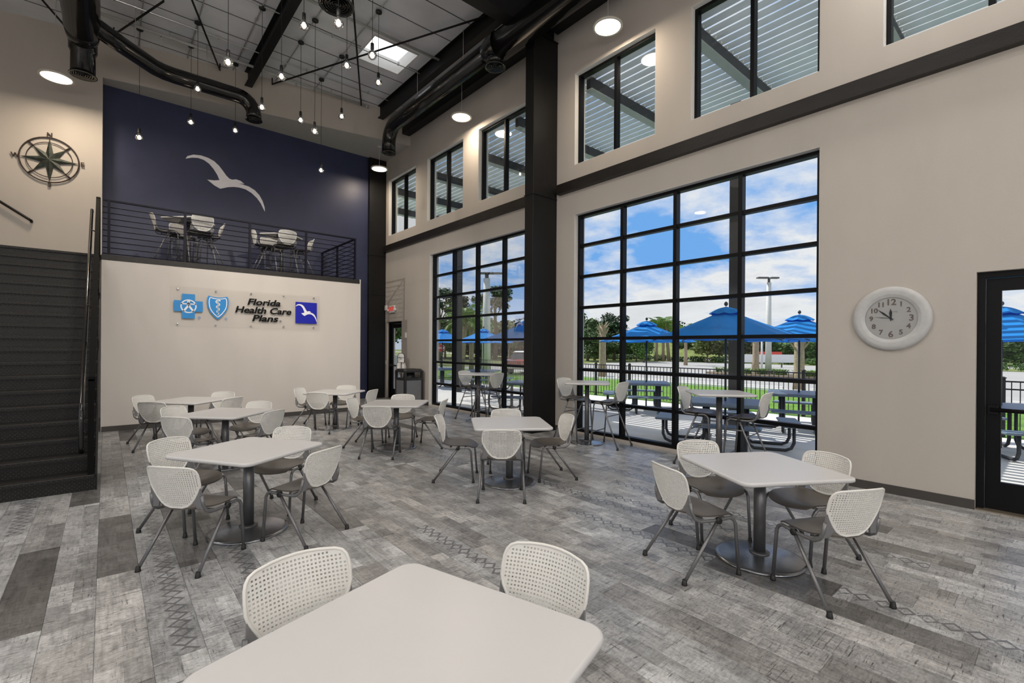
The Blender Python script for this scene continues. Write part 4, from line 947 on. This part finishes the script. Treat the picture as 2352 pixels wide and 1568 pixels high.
for k, (x, y, a, pos) in CH.items():
    lab = 'white perforated chair on the %s side of %s' % (pos, SHORT[k[:2]])
    if proto is None: proto = make_chair(lab); o = proto
    else: o = copy_tree(proto, label=lab)
    a = math.radians(a); x, y = x*1.018, y*1.018; o.location = (x+.26*math.cos(a), y+.26*math.sin(a), 0); o.rotation_euler = (0, 0, a-PI/2); o['group'] = 'white perforated chairs around the dining tables'
BAR = [(6.36, 5.42, 40, 0, 'high white bar table just right of the steel column'), (6.36, 3.08, 42, 0, 'high white bar table at the right end of the big window'), (6.36, 8.58, 42, 0, 'high white bar table left of the steel column'),
       (1.40, 12.78, 45, 3.367, 'high table on the loft, left of the two'), (3.38, 12.95, 45, 3.367, 'high table on the loft, right of the two')]
proto = None
for x, y, a, z, lab in BAR:
    if proto is None: proto = make_table(lab, .76, 1.067, True); o = proto
    else: o = copy_tree(proto, label=lab)
    o.location = (x, y, z); o.rotation_euler = (0, 0, math.radians(a)); o['group'] = 'high white bar tables'
STO = [(6.42, 6.04, -85, 0, 'left stool at the bar table right of the column'), (6.55, 4.78, 100, 0, 'right stool at the bar table right of the column'),
       (6.48, 3.70, -80, 0, 'left stool at the bar table beside the right window end'), (6.50, 2.50, 96, 0, 'right stool at the bar table beside the right window end'),
       (6.38, 9.18, -78, 0, 'left stool at the bar table left of the column'), (6.46, 8.00, 100, 0, 'right stool at the bar table left of the column'),
       (.74, 12.80, 0, 3.367, 'leftmost stool on the loft, back to the stairs'), (1.60, 12.17, 100, 3.367, 'loft stool with its back to the railing, left table'), (2.07, 12.80, 180, 3.367, 'loft stool on the right of the left high table'), (1.30, 13.42, -85, 3.367, 'loft stool behind the left high table by the navy wall'),
       (2.72, 12.98, 0, 3.367, 'loft stool on the left of the right high table'), (3.38, 12.38, 95, 3.367, 'loft stool with its back to the railing, right table'), (4.14, 13.0, 180, 3.367, 'rightmost stool on the loft'), (3.22, 13.58, -85, 3.367, 'loft stool behind the right high table by the navy wall')]
proto = None
for x, y, a, z, lab in STO:
    lab = 'white perforated '+lab if 'loft' not in lab else 'white '+lab
    if proto is None: proto = make_chair(lab, True); o = proto
    else: o = copy_tree(proto, label=lab)
    a = math.radians(a); o.location = (x+.275*math.cos(a), y+.275*math.sin(a), z); o.rotation_euler = (0, 0, a-PI/2); o['group'] = 'white perforated bar stools'

# ================================================================== outside
def ground(name, x0, x1, y0, y1, z, m, th=.1):
    q = MB().box((x0, y0, z-th), (x1, y1, z)).build(name, m); q['kind'] = 'structure'; return q
ground('ground_patio', XO, 13.15, -9, 34, -.02, MT['concrete'])
ground('ground_lawn', 13.15, 20.6, -30, 60, -.03, MT['lawn'])
ground('ground_parking', 20.6, 56, -60, 34, -.05, MT['asphalt'])
ground('ground_verge', 20.6, 56, 34, 120, -.045, MT['verge'])
ground('ground_far_verge', 56, 64, -90, 150, -.02, MT['verge'])
ground('ground_road', 64, 74, -90, 150, -.04, MT['road'])
ground('ground_far_field', 74, 220, -160, 240, -.06, MT['verge'])
ground('ground_side_lawn', -60, XO, 15.7, 60, -.03, MT['lawn'])
ground('ground_side_drive', -60, XO+6, -70, -9, -.05, MT['asphalt'])
ground('ground_left_drive', -60, -5.0, -9, 15.7, -.05, MT['asphalt'])
# ---- pergola
pg = thing('pergola', 'tall pergola of grey louvre slats on dark beams outside', 'pergola', (0, 0, 0))
for y in (-.2, 1.9, 4.05, 6.2, 8.36, 10.5, 12.65, 14.8, 16.9):
    b = MB().box((7.25, y-.05, 6.80), (10.75, y+.05, 7.02)).build('beam', MT['perg_dark'], pg)
    MB().box((7.25, y-.085, 6.765), (10.75, y+.085, 6.78)).build('flange', MT['flange_pale'], b)
prof = [(-.060, .030), (-.046, .036), (.046, -.004), (.056, -.010), (.056, -.016), (.040, -.010), (-.046, .026), (-.060, .022)]
slat = MB().prism(prof, -1.2, 18.0, lambda x, z, h: (x, h, z)).mesh('slat', MT['slat_grey'])
tab_ = MB().box((-.008, -.008, -.03), (.008, .008, .008)).mesh('clip', MT['slat_grey'])
for k in range(16):
    x = 7.38+k*.215; s_ = inst('slat', slat, pg, (x, 0, 7.055))
    for y in (1.9, 4.05, 6.2, 8.36, 10.5): inst('clip', tab_, s_, (-.02, y-.065, .0))
MB().box((10.75, -1.2, 6.76), (10.83, 18, 7.08)).build('edge_beam', MT['perg_dark'], pg)
for y in (-.6, 4.5, 9.65, 14.8): MB().bbox((9.9, y-.11, -.02), (10.12, y+.11, 6.765), .005).build('post', MT['perg_dark'], pg)
# ---- picnic tables
def picnic(label):
    t = thing('picnic_table', label, 'picnic table', (0, 0, 0), 0, 'blue-grey picnic tables on the patio')
    MB().loft([rsq(1.16, .12, .70), rsq(1.18, .12, .715), rsq(1.18, .12, .745), rsq(1.16, .12, .76)], True, False).build('tabletop', MT['picnic_blue'], t)
    for k in range(4):
        a = k*PI/2; R = Matrix.Rotation(a, 4, 'Z')
        def T(p): return tuple(R @ Vector(p))
        o = MB().loft([[(-.50, .86, .42), (.50, .86, .42), (.46, 1.12, .42), (-.46, 1.12, .42)], [(-.52, .84, .435), (.52, .84, .435), (.48, 1.14, .435), (-.48, 1.14, .435)], [(-.52, .84, .455), (.52, .84, .455), (.48, 1.14, .455), (-.48, 1.14, .455)], [(-.50, .86, .465), (.50, .86, .465), (.46, 1.12, .465), (-.46, 1.12, .465)]], True, False)
        o.v = [T(p) for p in o.v]; o.build('bench', MT['picnic_blue'], t)
        for s in (-1, 1):
            x = s*.28
            pts = [T(q) for q in [(x, .34, .70), (x, .34, .16), (x, .37, .07), (x, .44, .025), (x, .90, .025), (x, .98, .06), (x, 1.02, .15), (x, 1.02, .42)]]
            MB().tube(pts, .026, 8).build('leg', MT['picnic_tube'], t)
    return t
def umbrella(label):
    t = thing('patio_umbrella', label, 'umbrella', (0, 0, 0), 0, 'blue patio umbrellas')
    R = 1.27; zr, zt = 1.86, 2.34; n_ = 8
    def canopy(r0, r1, z0, z1, sag, th_=.006, off=0):
        mb = MB(); rings = []
        for sgn in (0, 1):
            rg = []
            for j in range(6):
                f = j/5; r = r0+(r1-r0)*f; z = z0+(z1-z0)*f-sag*math.sin(PI*f)-(th_ if sgn else 0)
                row = []
                for k in range(n_*2):
                    a = 2*PI*k/(n_*2)+off; rr = r*(1 if k % 2 == 0 else math.cos(PI/n_)*.985); row.append((rr*math.cos(a), rr*math.sin(a), z-(.02*f if k % 2 else 0)))
                rg.append(row)
            rings.append(rg)
        return mb.loft(rings[0]+rings[1][::-1], False, False)
    canopy(.16, R, zt-.04, zr, .012).build('canopy', MT['umbrella_blue'], t)
    canopy(.02, .28, zt+.075, zt-.035, -.02).build('vent', MT['umbrella_blue'], t)
    MB().tube([(0, 0, .05), (0, 0, zt+.08)], .019, 10).build('pole', MT['picnic_tube'], t)
    MB().lathe([(.012, zt+.09), (.03, zt+.11), (.034, zt+.135), (.02, zt+.16), (.006, zt+.17)], 12).build('finial', MT['picnic_tube'], t)
    MB().lathe([(.03, zr+.02), (.05, zr+.04), (.05, zr+.09), (.03, zr+.11)], 12).build('hub', MT['picnic_tube'], t)
    MB().lathe([(.06, zt-.07), (.06, zt-.03), (.03, zt+.0)], 12).build('crown', MT['picnic_tube'], t)
    for k in range(n_):
        a = 2*PI*k/n_; c_, s_ = math.cos(a), math.sin(a)
        f = lambda q: zt-.05+(zr-zt+.04)*q-.03*math.sin(PI*q)-.022
        rb = MB().tube([(c_*(.05+(R-.06)*q), s_*(.05+(R-.06)*q), f(q)) for q in (0, .25, .5, .75, 1)], .009, 6).build('rib', MT['picnic_tube'], t)
        MB().tube([(c_*.04, s_*.04, zr+.06), (c_*.60, s_*.60, f(.45))], .007, 6).build('strut', MT['picnic_tube'], rb)
    return t
UM = [(8.32, 3.92, 20, 'nearest blue umbrella, filling the right-hand window'), (11.15, 7.42, 35, 'blue umbrella left of the nearest one, seen through the right window'), (11.25, 3.72, 10, 'blue umbrella at the right edge of the big window'),
      (8.55, 9.35, 15, 'blue umbrella half hidden by the steel column'), (11.5, 15.2, 30, 'blue umbrella beside the light pole in the left window'), (10.9, 17.3, 5, 'blue umbrella at the left edge of the left window'), (11.4, .72, 25, 'blue umbrella seen through the glass door')]
PL_ = ['picnic table under the nearest blue umbrella', 'picnic table right of the fence post in the right window', 'picnic table at the right edge of the big window', 'picnic table under the umbrella beside the steel column', 'picnic table in the middle of the left window', 'picnic table at the left edge of the left window', 'picnic table seen through the glass door']
up_, pp_ = None, None
for (x, y, a, lab), pl_ in zip(UM, PL_):
    if up_ is None: up_ = umbrella(lab); o = up_; pp_ = picnic('blue-grey '+pl_); q = pp_
    else: o = copy_tree(up_, label=lab); q = copy_tree(pp_, label='blue-grey '+pl_)
    o.location = (x, y, -.02); o.rotation_euler = (0, 0, math.radians(a)); q.location = (x, y, -.02); q.rotation_euler = (0, 0, math.radians(a*.7+12))
# ---- fence
fn = thing('metal_fence', 'black picket fence along the edge of the patio', 'fence', (13.3, 0, -.03))
ys = [-6.1, -4.4, -2.65, -.92, .81, 2.55, 4.29, 6.03, 7.76, 9.5, 10.93, 12.7, 14.4, 16.1, 17.8, 19.5, 21.2, 22.9, 24.6, 26.3, 28.0]
post = MB().box((-.035, -.035, 0), (.035, .035, 1.15)).lathe([(.05, 1.15), (.05, 1.165), (.01, 1.185)], 4).mesh('post', MT['fence_black'])
for y in ys: inst('post', post, fn, (0, y, 0))
for a, b in zip(ys, ys[1:]):
    for z in (.11, .94, 1.09): MB().box((-.014, a+.035, z-.014), (.014, b-.035, z+.014)).build('rail', MT['fence_black'], fn)
    pk = MB(); n_ = round((b-a)/.115)
    for k in range(1, n_): y = a+(b-a)*k/n_; pk.box((-.0075, y-.0075, .05), (.0075, y+.0075, 1.08))
    o = pk.build('pickets', MT['fence_black'], fn); o['kind'] = 'stuff'
# ---- parking stops
stop = MB().prism([(-.09, 0), (.09, 0), (.06, .14), (-.06, .14)], -.9, .9, lambda x, z, h: (x, h, z)).mesh('body', MT['stop_white'])
stop_y = MB().prism([(-.09, 0), (.09, 0), (.06, .14), (-.06, .14)], -.9, .9, lambda x, z, h: (x, h, z)).mesh('body', MT['stop_yellow'])
band = MB().box((-.091, -.9, .0), (.091, .9, .045)).mesh('painted_foot', MT['stop_yellow'])
for k, y in enumerate([-2.6, .2, 3.0, 5.8, 8.6, 11.4, 14.2, 17.0, 19.8, 22.6]):
    yl = k in (0, 1, 2, 3)
    t = thing('parking_stop', ('yellow-footed parking stop' if yl else 'white parking stop')+', number %s from the right in the car park' % ['one', 'two', 'three', 'four', 'five', 'six', 'seven', 'eight', 'nine', 'ten'][k], 'parking stop', (21.5, y, -.05), 0, 'concrete parking stops')
    inst('body', stop, t)
    if yl: inst('painted_foot', band, t)
kb = MB().box((20.5, -60, -.05), (20.68, 34, .06)).build('trim_30', MT['stop_white']); kb['kind'] = 'structure'
# ---- plants
def leafcloud(n_, rx, ry, rz, cz, size, seed, shells=1.0, clumps=0):
    rnd = random.Random(seed); mb = MB(); cl = []
    for k in range(clumps):
        a = rnd.random()*2*PI; u = rnd.uniform(-.8, .9); s_ = math.sqrt(1-u*u)*rnd.uniform(.45, .85)
        cl.append((s_*math.cos(a)*rx, s_*math.sin(a)*ry, cz+u*rz*.8, rnd.uniform(.28, .5)))
    for k in range(n_):
        while True:
            p = Vector((rnd.uniform(-1, 1), rnd.uniform(-1, 1), rnd.uniform(-1, 1)))
            if .35 < p.length < 1: break
        if clumps:
            c = rnd.choice(cl); q = Vector((c[0]+p.x*rx*c[3], c[1]+p.y*ry*c[3], c[2]+p.z*rz*c[3]))
        else: q = Vector((p.x*rx, p.y*ry, cz+p.z*rz))
        nrm = (p+Vector((rnd.uniform(-.7, .7), rnd.uniform(-.7, .7), rnd.uniform(-.2, .9)))).normalized()
        u = nrm.orthogonal().normalized(); u = Matrix.Rotation(rnd.random()*6.28, 3, nrm) @ u; w_ = nrm.cross(u); s_ = size*rnd.uniform(.6, 1.3)
        mb.add([q-u*s_*.5, q+w_*s_*.28+nrm*s_*.06, q+u*s_*.5, q-w_*s_*.28+nrm*s_*.06], [(0, 1, 2, 3)])
    return mb
KIND = {}
for nm_, n_, r, m_, sz, cl in (('oak', 2200, (1, 1, .8), 'leaf_dark', .17, 16), ('bushy', 2200, (1, 1, 1), 'leaf_mid', .17, 14), ('olive', 2000, (1, 1, .85), 'leaf_olive', .17, 14), ('pine', 1500, (.9, .9, .62), 'leaf_dark', .15, 9)):
    KIND[nm_] = [leafcloud(n_, *r, 0, sz, 11+s_*7+len(nm_), 1, cl).mesh('crown', MT[m_]) for s_ in range(3)]
def tree(kind, label, x, y, H_, rad, trunk=.35, group=None, k=0):
    t = thing(kind+'_tree', label, 'tree', (x, y, -.06), 0, group)
    zc = H_*(trunk+(1-trunk)/2); rz = H_*(1-trunk)/2
    inst('crown', KIND[kind][k % 3], t, (0, 0, zc), (0, 0, random.random()*6), (rad, rad, rz*1.15))
    rt_ = .02*H_+.03
    MB().tube([(0, 0, 0), (.02*H_*.3, 0, H_*trunk*.6), (0, .02*H_*.4, H_*trunk+.1*H_), (0, 0, zc+rz*.4)], [rt_*1.3, rt_, rt_*.8, rt_*.3], 8).build('trunk', MT['bark'], t)
    for q in range(4):
        a = q*1.7+x; MB().tube([(0, 0, H_*trunk*.9), (math.cos(a)*rad*.55, math.sin(a)*rad*.55, zc+rz*.1)], [rt_*.5, rt_*.15], 6).build('branch', MT['bark'], t)
    return t
def at(px, depth):     # plan position along a sight direction from the viewpoint
    k = (px-1176)/1091.33; return (fw.x+k*rt.x)*depth, (fw.y+k*rt.y)*depth
TREES = [('pine', 1009, 60, 9.5, 3.2, .55, 'tall pine at the left edge of the left window'), ('bushy', 1022, 66, 6.2, 3.6, .2, 'leafy green tree behind the stop sign'), ('oak', 1040, 70, 6.5, 3.6, .2, 'dark tree behind the palm pair in the left window'), ('pine', 1065, 72, 9.8, 2.8, .6, 'tall pine seen above the palms in the left window'),
         ('oak', 1085, 68, 6.0, 3.6, .2, 'dark tree left of the pale light pole'), ('pine', 1120, 62, 10.0, 2.6, .62, 'tall flat-topped pine behind the pale light pole'), ('pine', 1137, 64, 10.4, 3.0, .6, 'tallest flat-topped pine right of the pale light pole'), ('olive', 1112, 66, 5.6, 3.6, .2, 'brownish tree behind the light pole'), ('olive', 1140, 68, 6.2, 3.8, .2, 'brownish tree right of the light pole'),
         ('olive', 1170, 70, 6.0, 3.6, .2, 'brownish tree above the red car'), ('oak', 1195, 68, 5.5, 3.6, .2, 'dark tree beside the steel column in the left window'), ('bushy', 1100, 50, 3.0, 1.1, .5, 'small young tree right of the light pole base'), ('olive', 1168, 48, 3.2, 1.1, .5, 'small bare young tree left of the red car'),
         ('bushy', 1350, 62, 6.2, 3.4, .25, 'green tree at the left edge of the right window'), ('pine', 1366, 64, 5.8, 2.2, .5, 'slim pine left of the tall palm trunk'), ('oak', 1392, 66, 6.0, 3.2, .3, 'dark tree behind the tall palm trunk'), ('pine', 1411, 66, 7.0, 2.4, .5, 'tall dark pine right of the tall palm trunk'), ('bushy', 1380, 58, 3.4, 2.6, .2, 'low bright tree behind the palm trunk'), ('oak', 1425, 64, 4.6, 2.6, .2, 'dark low tree behind the left mullion'),
         ('bushy', 1462, 60, 3.4, 2.2, .25, 'green bush-like tree left of the umbrella pole'), ('bushy', 1479, 56, 3.3, 1.5, .2, 'slim green tree behind the umbrella pole'), ('oak', 1525, 100, 8.6, 4.0, .3, 'distant dark tree on the hump right of the second umbrella'),
         ('bushy', 1576, 62, 3.6, 1.9, .4, 'small reddish-green tree right of the middle mullion'), ('olive', 1625, 58, 4.2, 2.9, .22, 'broad olive tree left of the pergola post'), ('olive', 1652, 60, 4.4, 2.8, .2, 'broad olive tree touching the pergola post'), ('olive', 1725, 60, 4.2, 3.0, .15, 'olive tree right of the pergola post'), ('oak', 1755, 64, 4.2, 3.0, .12, 'dark tree behind the light poles'), ('bushy', 1785, 60, 3.9, 3.0, .12, 'bright green tree behind the umbrella pole at right'), ('oak', 1812, 62, 3.8, 3.0, .12, 'dark tree left of the right-hand palm'), ('bushy', 1845, 58, 3.8, 3.2, .1, 'bright green tree behind the right-hand palm'), ('olive', 1878, 60, 3.6, 3.0, .1, 'olive tree at the right edge of the big window'),
         ('olive', 2310, 56, 3.8, 4.0, .1, 'pale olive tree seen through the glass door'), ('bushy', 2345, 50, 3.0, 3.0, .1, 'green shrubby tree seen through the glass door'), ('olive', 2380, 58, 4.0, 3.5, .1, 'olive tree at the far right of the door glass'), ('bushy', 900, 45, 7.0, 3.0, .3, 'tree behind the far exit door'),
         ('oak', 1003, 74, 5.6, 4.2, .05, 'dark woodland tree behind the screen wall'), ('olive', 1052, 76, 5.6, 4.2, .05, 'woodland tree filling the gap behind the palms'), ('oak', 1078, 78, 5.6, 4.4, .05, 'dark woodland tree between the palm and the light pole'), ('bushy', 1127, 76, 5.4, 4.4, .05, 'green woodland tree just right of the light pole'), ('olive', 1156, 78, 5.6, 4.4, .05, 'woodland tree left of the red car'), ('oak', 1182, 78, 5.6, 4.4, .05, 'dark woodland tree over the red car'),
         ('oak', 1358, 76, 4.8, 4.2, .05, 'dark woodland tree far left in the right window'), ('bushy', 1402, 78, 4.8, 4.2, .05, 'green woodland tree behind the palm trunk, right window'), ('oak', 1440, 78, 4.4, 4.0, .05, 'dark woodland tree behind the second mullion'), ('olive', 1690, 76, 4.4, 4.2, .05, 'olive woodland tree hidden partly by the pergola post'), ('bushy', 1770, 78, 4.2, 4.4, .05, 'green woodland tree behind the sign'), ('olive', 1860, 78, 4.2, 4.4, .05, 'olive woodland tree far right in the big window')]
for i_, (kd, px, dp, H_, rd, tr_, lab) in enumerate(TREES):
    x, y = at(px, dp); tree(kd, lab, x, y, H_, rd, tr_, 'trees beyond the car park', i_)
# palms
frond = MB()
for s in (-1, 1):
    for k in range(14):
        f = k/13; bx = .15+f*.95; bz = .25*math.sin(f*2.2)-.35*f*f; ln = .34*math.sin(PI*(.12+.8*f))+.06
        frond.add([(bx, 0, bz), (bx+.035, s*.005, bz), (bx+ln*.75, s*ln*.8, bz-.10-.1*f), (bx+ln*.70, s*ln*.78, bz-.11-.1*f)], [(0, 1, 2, 3)])
frond.tube([(0, 0, 0), (.5, 0, .2), (.9, 0, .08), (1.12, 0, -.18)], [.022, .016, .01, .005], 5)
frond = frond.mesh('frond', MT['leaf_palm'])
boot = MB()
for k in range(14):
    a = k*2.4; z = -.55+.045*k; boot.tube([(.10*math.cos(a), .10*math.sin(a), z), (.20*math.cos(a), .20*math.sin(a), z+.16), (.27*math.cos(a), .27*math.sin(a), z+.30)], [.045, .03, .012], 5)
boot = boot.mesh('leaf_boots', MT['bark_palm'])
def palm(label, px, dp, H_, rad, lean=0, crown=True):
    x, y = at(px, dp); t = thing('palm_tree', label, 'palm tree', (x, y, -.05), 0, 'palm trees around the car park')
    MB().tube([(0, 0, 0), (lean*.3, 0, H_*.3), (lean*.7, 0, H_*.7), (lean, 0, H_)], [rad*1.25, rad, rad*.95, rad*.85], 12).build('trunk', MT['bark_palm'], t)
    inst('leaf_boots', boot, t, (lean, 0, H_), (0, 0, 0), (rad*7, rad*7, 1))
    if crown:
        for k in range(20):
            a = k*2.39996; el = 1.0-.095*k; inst('frond', frond, t, (lean, 0, H_+.1), (0, -el, a), (1.35,)*3)
palm('stout palm trunk at left in the right-hand window', 1384, 27, 2.9, .20, 0, False)
palm('palm trunk rising behind the fence at right', 1836, 19.5, 2.2, .20, 0, False)
palm('palm trunk left of the light poles', 1736, 34, 2.7, .22, 0, False)
palm('leaning palm right of the far column, left window', 1060, 30, 3.3, .15, .3)
palm('palm right of its leaning neighbour in the left window', 1083, 31, 3.2, .15)
palm('small palm right of the middle mullion', 1575, 48, 3.0, .16)
palm('thin palm trunk, leftmost of three on the hump', 1508, 62, 4.5, .19); palm('thin palm trunk, middle of three on the hump', 1523, 62, 4.6, .19); palm('thin leaning palm trunk, rightmost of three on the hump', 1537, 62, 4.6, .19, -.8)
# hedges
hedge = [leafcloud(900, 1.4, .6, .36, .34, .16, 50+s_).mesh('foliage', MT['leaf_mid']) for s_ in range(3)]
stemm = MB()
for k in range(6): stemm.tube([(-1+.4*k, .1*(-1)**k, 0), (-1+.4*k+.05, .05, .4)], .012, 5)
stemm = stemm.mesh('stems', MT['bark'])
for k in range(34):
    y = -14+k*2.6; t = thing('hedge_shrub', 'low green hedge shrub in the row beyond the car park', 'shrub', (56.6, y, -.03), PI/2, 'hedge row beyond the car park'); s_ = random.uniform(.9, 1.25)
    inst('foliage', hedge[k % 3], t, scale=(1, 1, s_)); inst('stems', stemm, t)
lily = MB(); rnd = random.Random(5)
for k in range(46):
    a = rnd.random()*6.28; ln = rnd.uniform(.35, .6); c_, s_ = math.cos(a), math.sin(a); wv = .018; x0 = rnd.uniform(-.12, .12); y0 = rnd.uniform(-.12, .12)
    for j in range(3):
        f0, f1 = j/3, (j+1)/3; g = lambda f: (x0+c_*ln*.7*f, y0+s_*ln*.7*f, ln*(1.3*f-.75*f*f))
        p, q = Vector(g(f0)), Vector(g(f1)); nn = Vector((-s_, c_, 0))*wv
        lily.add([p-nn*(1-f0*.6), p+nn*(1-f0*.6), q+nn*(1-f1*.7), q-nn*(1-f1*.7)], [(0, 1, 2, 3)])
lily = lily.mesh('blades', MT['leaf_palm'])
q = MB().loft([[(1.5*math.cos(a*PI/8)*s1, 4.4*math.sin(a*PI/8)*s1, z) for a in range(16)] for s1, z in ((1, -.05), (1, .08), (.94, .1))], True, False).build('planter_island', MT['bark'], loc=(*at(1775, 30), -.03)); tag(q, 'mulched planting island around the light pole in the car park', 'planting bed')
ix, iy = at(1775, 30)
for k in range(26):
    a = rnd.random()*6.28; r = math.sqrt(rnd.random())*.85; t = thing('strap_leaf_plant', 'strap-leaved plant on the island around the light pole', 'plant', (ix+1.5*r*math.cos(a), iy+4.4*r*math.sin(a), .06), a, 'strap-leaved plants on the island')
    inst('blades', lily, t, scale=(1.2, 1.2, 1.1)); MB().lathe([(.05, 0), (.03, .08)], 6).build('crown_base', MT['bark'], t)
# ---- light poles, signs, car, far buildings
def lightpole(label, px, dp, H_, r, heads):
    x, y = at(px, dp); t = thing('light_pole', label, 'light pole', (x, y, -.05), math.radians(-40), 'car park light poles')
    MB().tube([(0, 0, 0), (0, 0, H_)], [r*1.15, r*.8], 10).build('pole', MT['pole_pale'], t)
    MB().lathe([(r*2, 0), (r*2, .05), (r*1.3, .08)], 12).build('foot', MT['pole_pale'], t)
    MB().tube([(0, 0, H_), (0, 0, H_+.25)], r*.45, 8).build('stem', MT['fixture_grey'], t)
    for a, b in heads: MB().bbox((min(a, b), -.16, H_+.25), (max(a, b), .16, H_+.34), .03).build('lamp_head', MT['fixture_grey'], t)
lightpole('pale light pole with dark twin heads in the right window', 1765, 30, 5.9, .17, ((-.75, -.05), (.05, .6)))
lightpole('tall pale light pole in the left window', 1117, 27, 5.6, .24, ((-.1, .9), (-.5, .2)))
lightpole('thin pale pole left of the main light pole', 1750, 36, 2.7, .08, ((-.2, .2),))
x, y = at(1014, 27); t = thing('stop_sign', 'red octagonal stop sign on a grey post', 'sign', (x, y, -.05), math.radians(-52))
MB().tube([(0, 0, 0), (0, 0, 2.05)], .03, 8).build('post', MT['fixture_grey'], t)
pl = MB().prism([(p[0]*1.06, p[1]*1.06) for p in [(.21*math.cos(PI/8+k*PI/4), .21*math.sin(PI/8+k*PI/4)) for k in range(8)]], .03, .04, YS).build('plate', MT['sign_white'], t, (0, 0, 1.62))
MB().prism([(.21*math.cos(PI/8+k*PI/4), .21*math.sin(PI/8+k*PI/4)) for k in range(8)], .04, .046, YS).build('red_face', MT['sign_red'], pl)
inst('lettering', text_mesh('STOP', .16, MT['sign_white'], .002, 0, .006), pl, (0, -.048, 0), (PI/2, 0, 0))
x, y = at(1762, 44); t = thing('entrance_sign', 'white and red roadside sign behind the light poles', 'sign', (x, y, -.05), math.radians(-45))
for s in (-1.3, 1.3): MB().box((s-.05, -.05, 0), (s+.05, .05, .9)).build('post', MT['fixture_grey'], t)
MB().box((-2.4, -.06, .45), (2.4, .06, 1.2)).build('panel', MT['sign_white'], t)
MB().box((-1.2, -.07, 1.2), (1.3, .07, 1.45)).build('red_header', MT['sign_red'], t)
x, y = at(1497, 60); t = thing('notice_board', 'small white notice board beside the second umbrella', 'sign', (x, y, -.05), math.radians(-45))
for s in (-.3, .3): MB().box((s-.03, -.03, 0), (s+.03, .03, 1.6)).build('post', MT['fixture_grey'], t)
MB().box((-.24*1.0-.0, -.04, 1.5), (.26, .04, 2.2)).build('panel', MT['sign_white'], t)
MB().box((-.22, -.045, 1.75), (.22, -.041, 1.80)).box((-.22, -.045, 1.95), (.22, -.041, 2.0)).build('stripe', MT['fixture_grey'], t)
# red car in the car park
x, y = at(1220, 31); ca = thing('parked_car', 'red parked car seen beside the steel column', 'car', (x, y, -.05), math.radians(20))
bodyp = [(-2.1, .35), (2.1, .35), (2.15, .62), (1.95, .80), (1.0, .92), (-1.7, .95), (-2.15, .85), (-2.2, .5)]
MB().prism(bodyp, -.85, .85, lambda a, b, h: (a, h, b)).build('body', MT['car_red'], ca)
cab = [[(-1.55, -.80, .93), (.95, -.80, .90), (.95, .80, .90), (-1.55, .80, .93)], [(-1.1, -.66, 1.40), (.15, -.66, 1.42), (.15, .66, 1.42), (-1.1, .66, 1.40)]]
MB().loft(cab, True, False).build('window_glass', MT['car_glass'], ca); MB().loft([[(-1.18, -.68, 1.39), (.22, -.68, 1.41), (.22, .68, 1.41), (-1.18, .68, 1.39)], [(-1.0, -.6, 1.47), (.05, -.6, 1.47), (.05, .6, 1.47), (-1.0, .6, 1.47)]], True, False).build('roof', MT['car_white'], ca)
for a in (-1.35, 1.35):
    for b in (-.78, .78): MB().lathe([(.1, -.10), (.33, -.09), (.33, .09), (.1, .10)], 18, (a, b, .33), 'Y').build('wheel', MT['rubber_black'], ca)
for b in (-.62, .62): MB().box((-2.22, b-.15, .62), (-2.15, b+.15, .78)).build('tail_lamp', MT['sign_red'], ca)
MB().box((-2.24, -.8, .40), (-2.17, .8, .56)).build('bumper', MT['car_white'], ca)
# dark building wing and white screen wall at the far left
x, y = at(1012, 24.5)
t = thing('canopy_block', 'dark clad canopy of the neighbouring wing, left window', 'building', (x-.6, y+.6, -.05), math.radians(0))
MB().prism([(-1.5, 2.75), (.75, 2.75), (.75, 3.2), (.1, 3.9), (-1.5, 4.0)], 0, 3.0, lambda a, b, h: (a, h, b)).build('fascia', MT['dark_clad'], t)
for a in (-1.2, -.2): MB().box((a-.08, 1.2, 0), (a+.08, 1.36, 2.75)).build('post', MT['dark_clad'], t)
x, y = at(1012, 30); t = thing('screen_wall', 'white low screen wall behind the stop sign', 'wall', (x-1, y+1, -.05), math.radians(40))
MB().box((-4, 0, 0), (1.15, .15, 1.15)).build('panel', MT['white_wall'], t); MB().box((-4, -.03, 1.15), (1.18, .18, 1.22)).build('coping', MT['white_wall'], t)
# grassy hump with the road bridge in the distance
hump = MB(); rg = []
for k in range(13):
    f = k/12; hgt = 3.4*math.sin(PI*f)**2; rg.append([(0, 60*f, -.06), (7, 60*f, hgt-.06), (16, 60*f, hgt-.06), (26, 60*f, -.06)])
o = hump.loft(rg, True, False).build('ground_hump', MT['verge'], loc=(80, 22, 0)); o['kind'] = 'structure'
br = thing('road_bridge', 'pale road embankment rising over the distant hump', 'bridge', (88, 22, -.06)); rg = []
for k in range(13):
    f = k/12; hgt = 3.4*math.sin(PI*f)**2+.04; rg.append([(0, 60*f, hgt), (6, 60*f, hgt), (6, 60*f, hgt+.12), (0, 60*f, hgt+.12)])
MB().loft(rg, True, False).build('carriageway', MT['road'], br)
rg = [[(q[0][0]-.1, q[0][1], q[0][2]+.12), (q[0][0]+.1, q[0][1], q[0][2]+.12), (q[0][0]+.1, q[0][1], q[0][2]+.75), (q[0][0]-.1, q[0][1], q[0][2]+.75)] for q in rg]
MB().loft(rg, True, False).build('parapet', MT['road'], br)
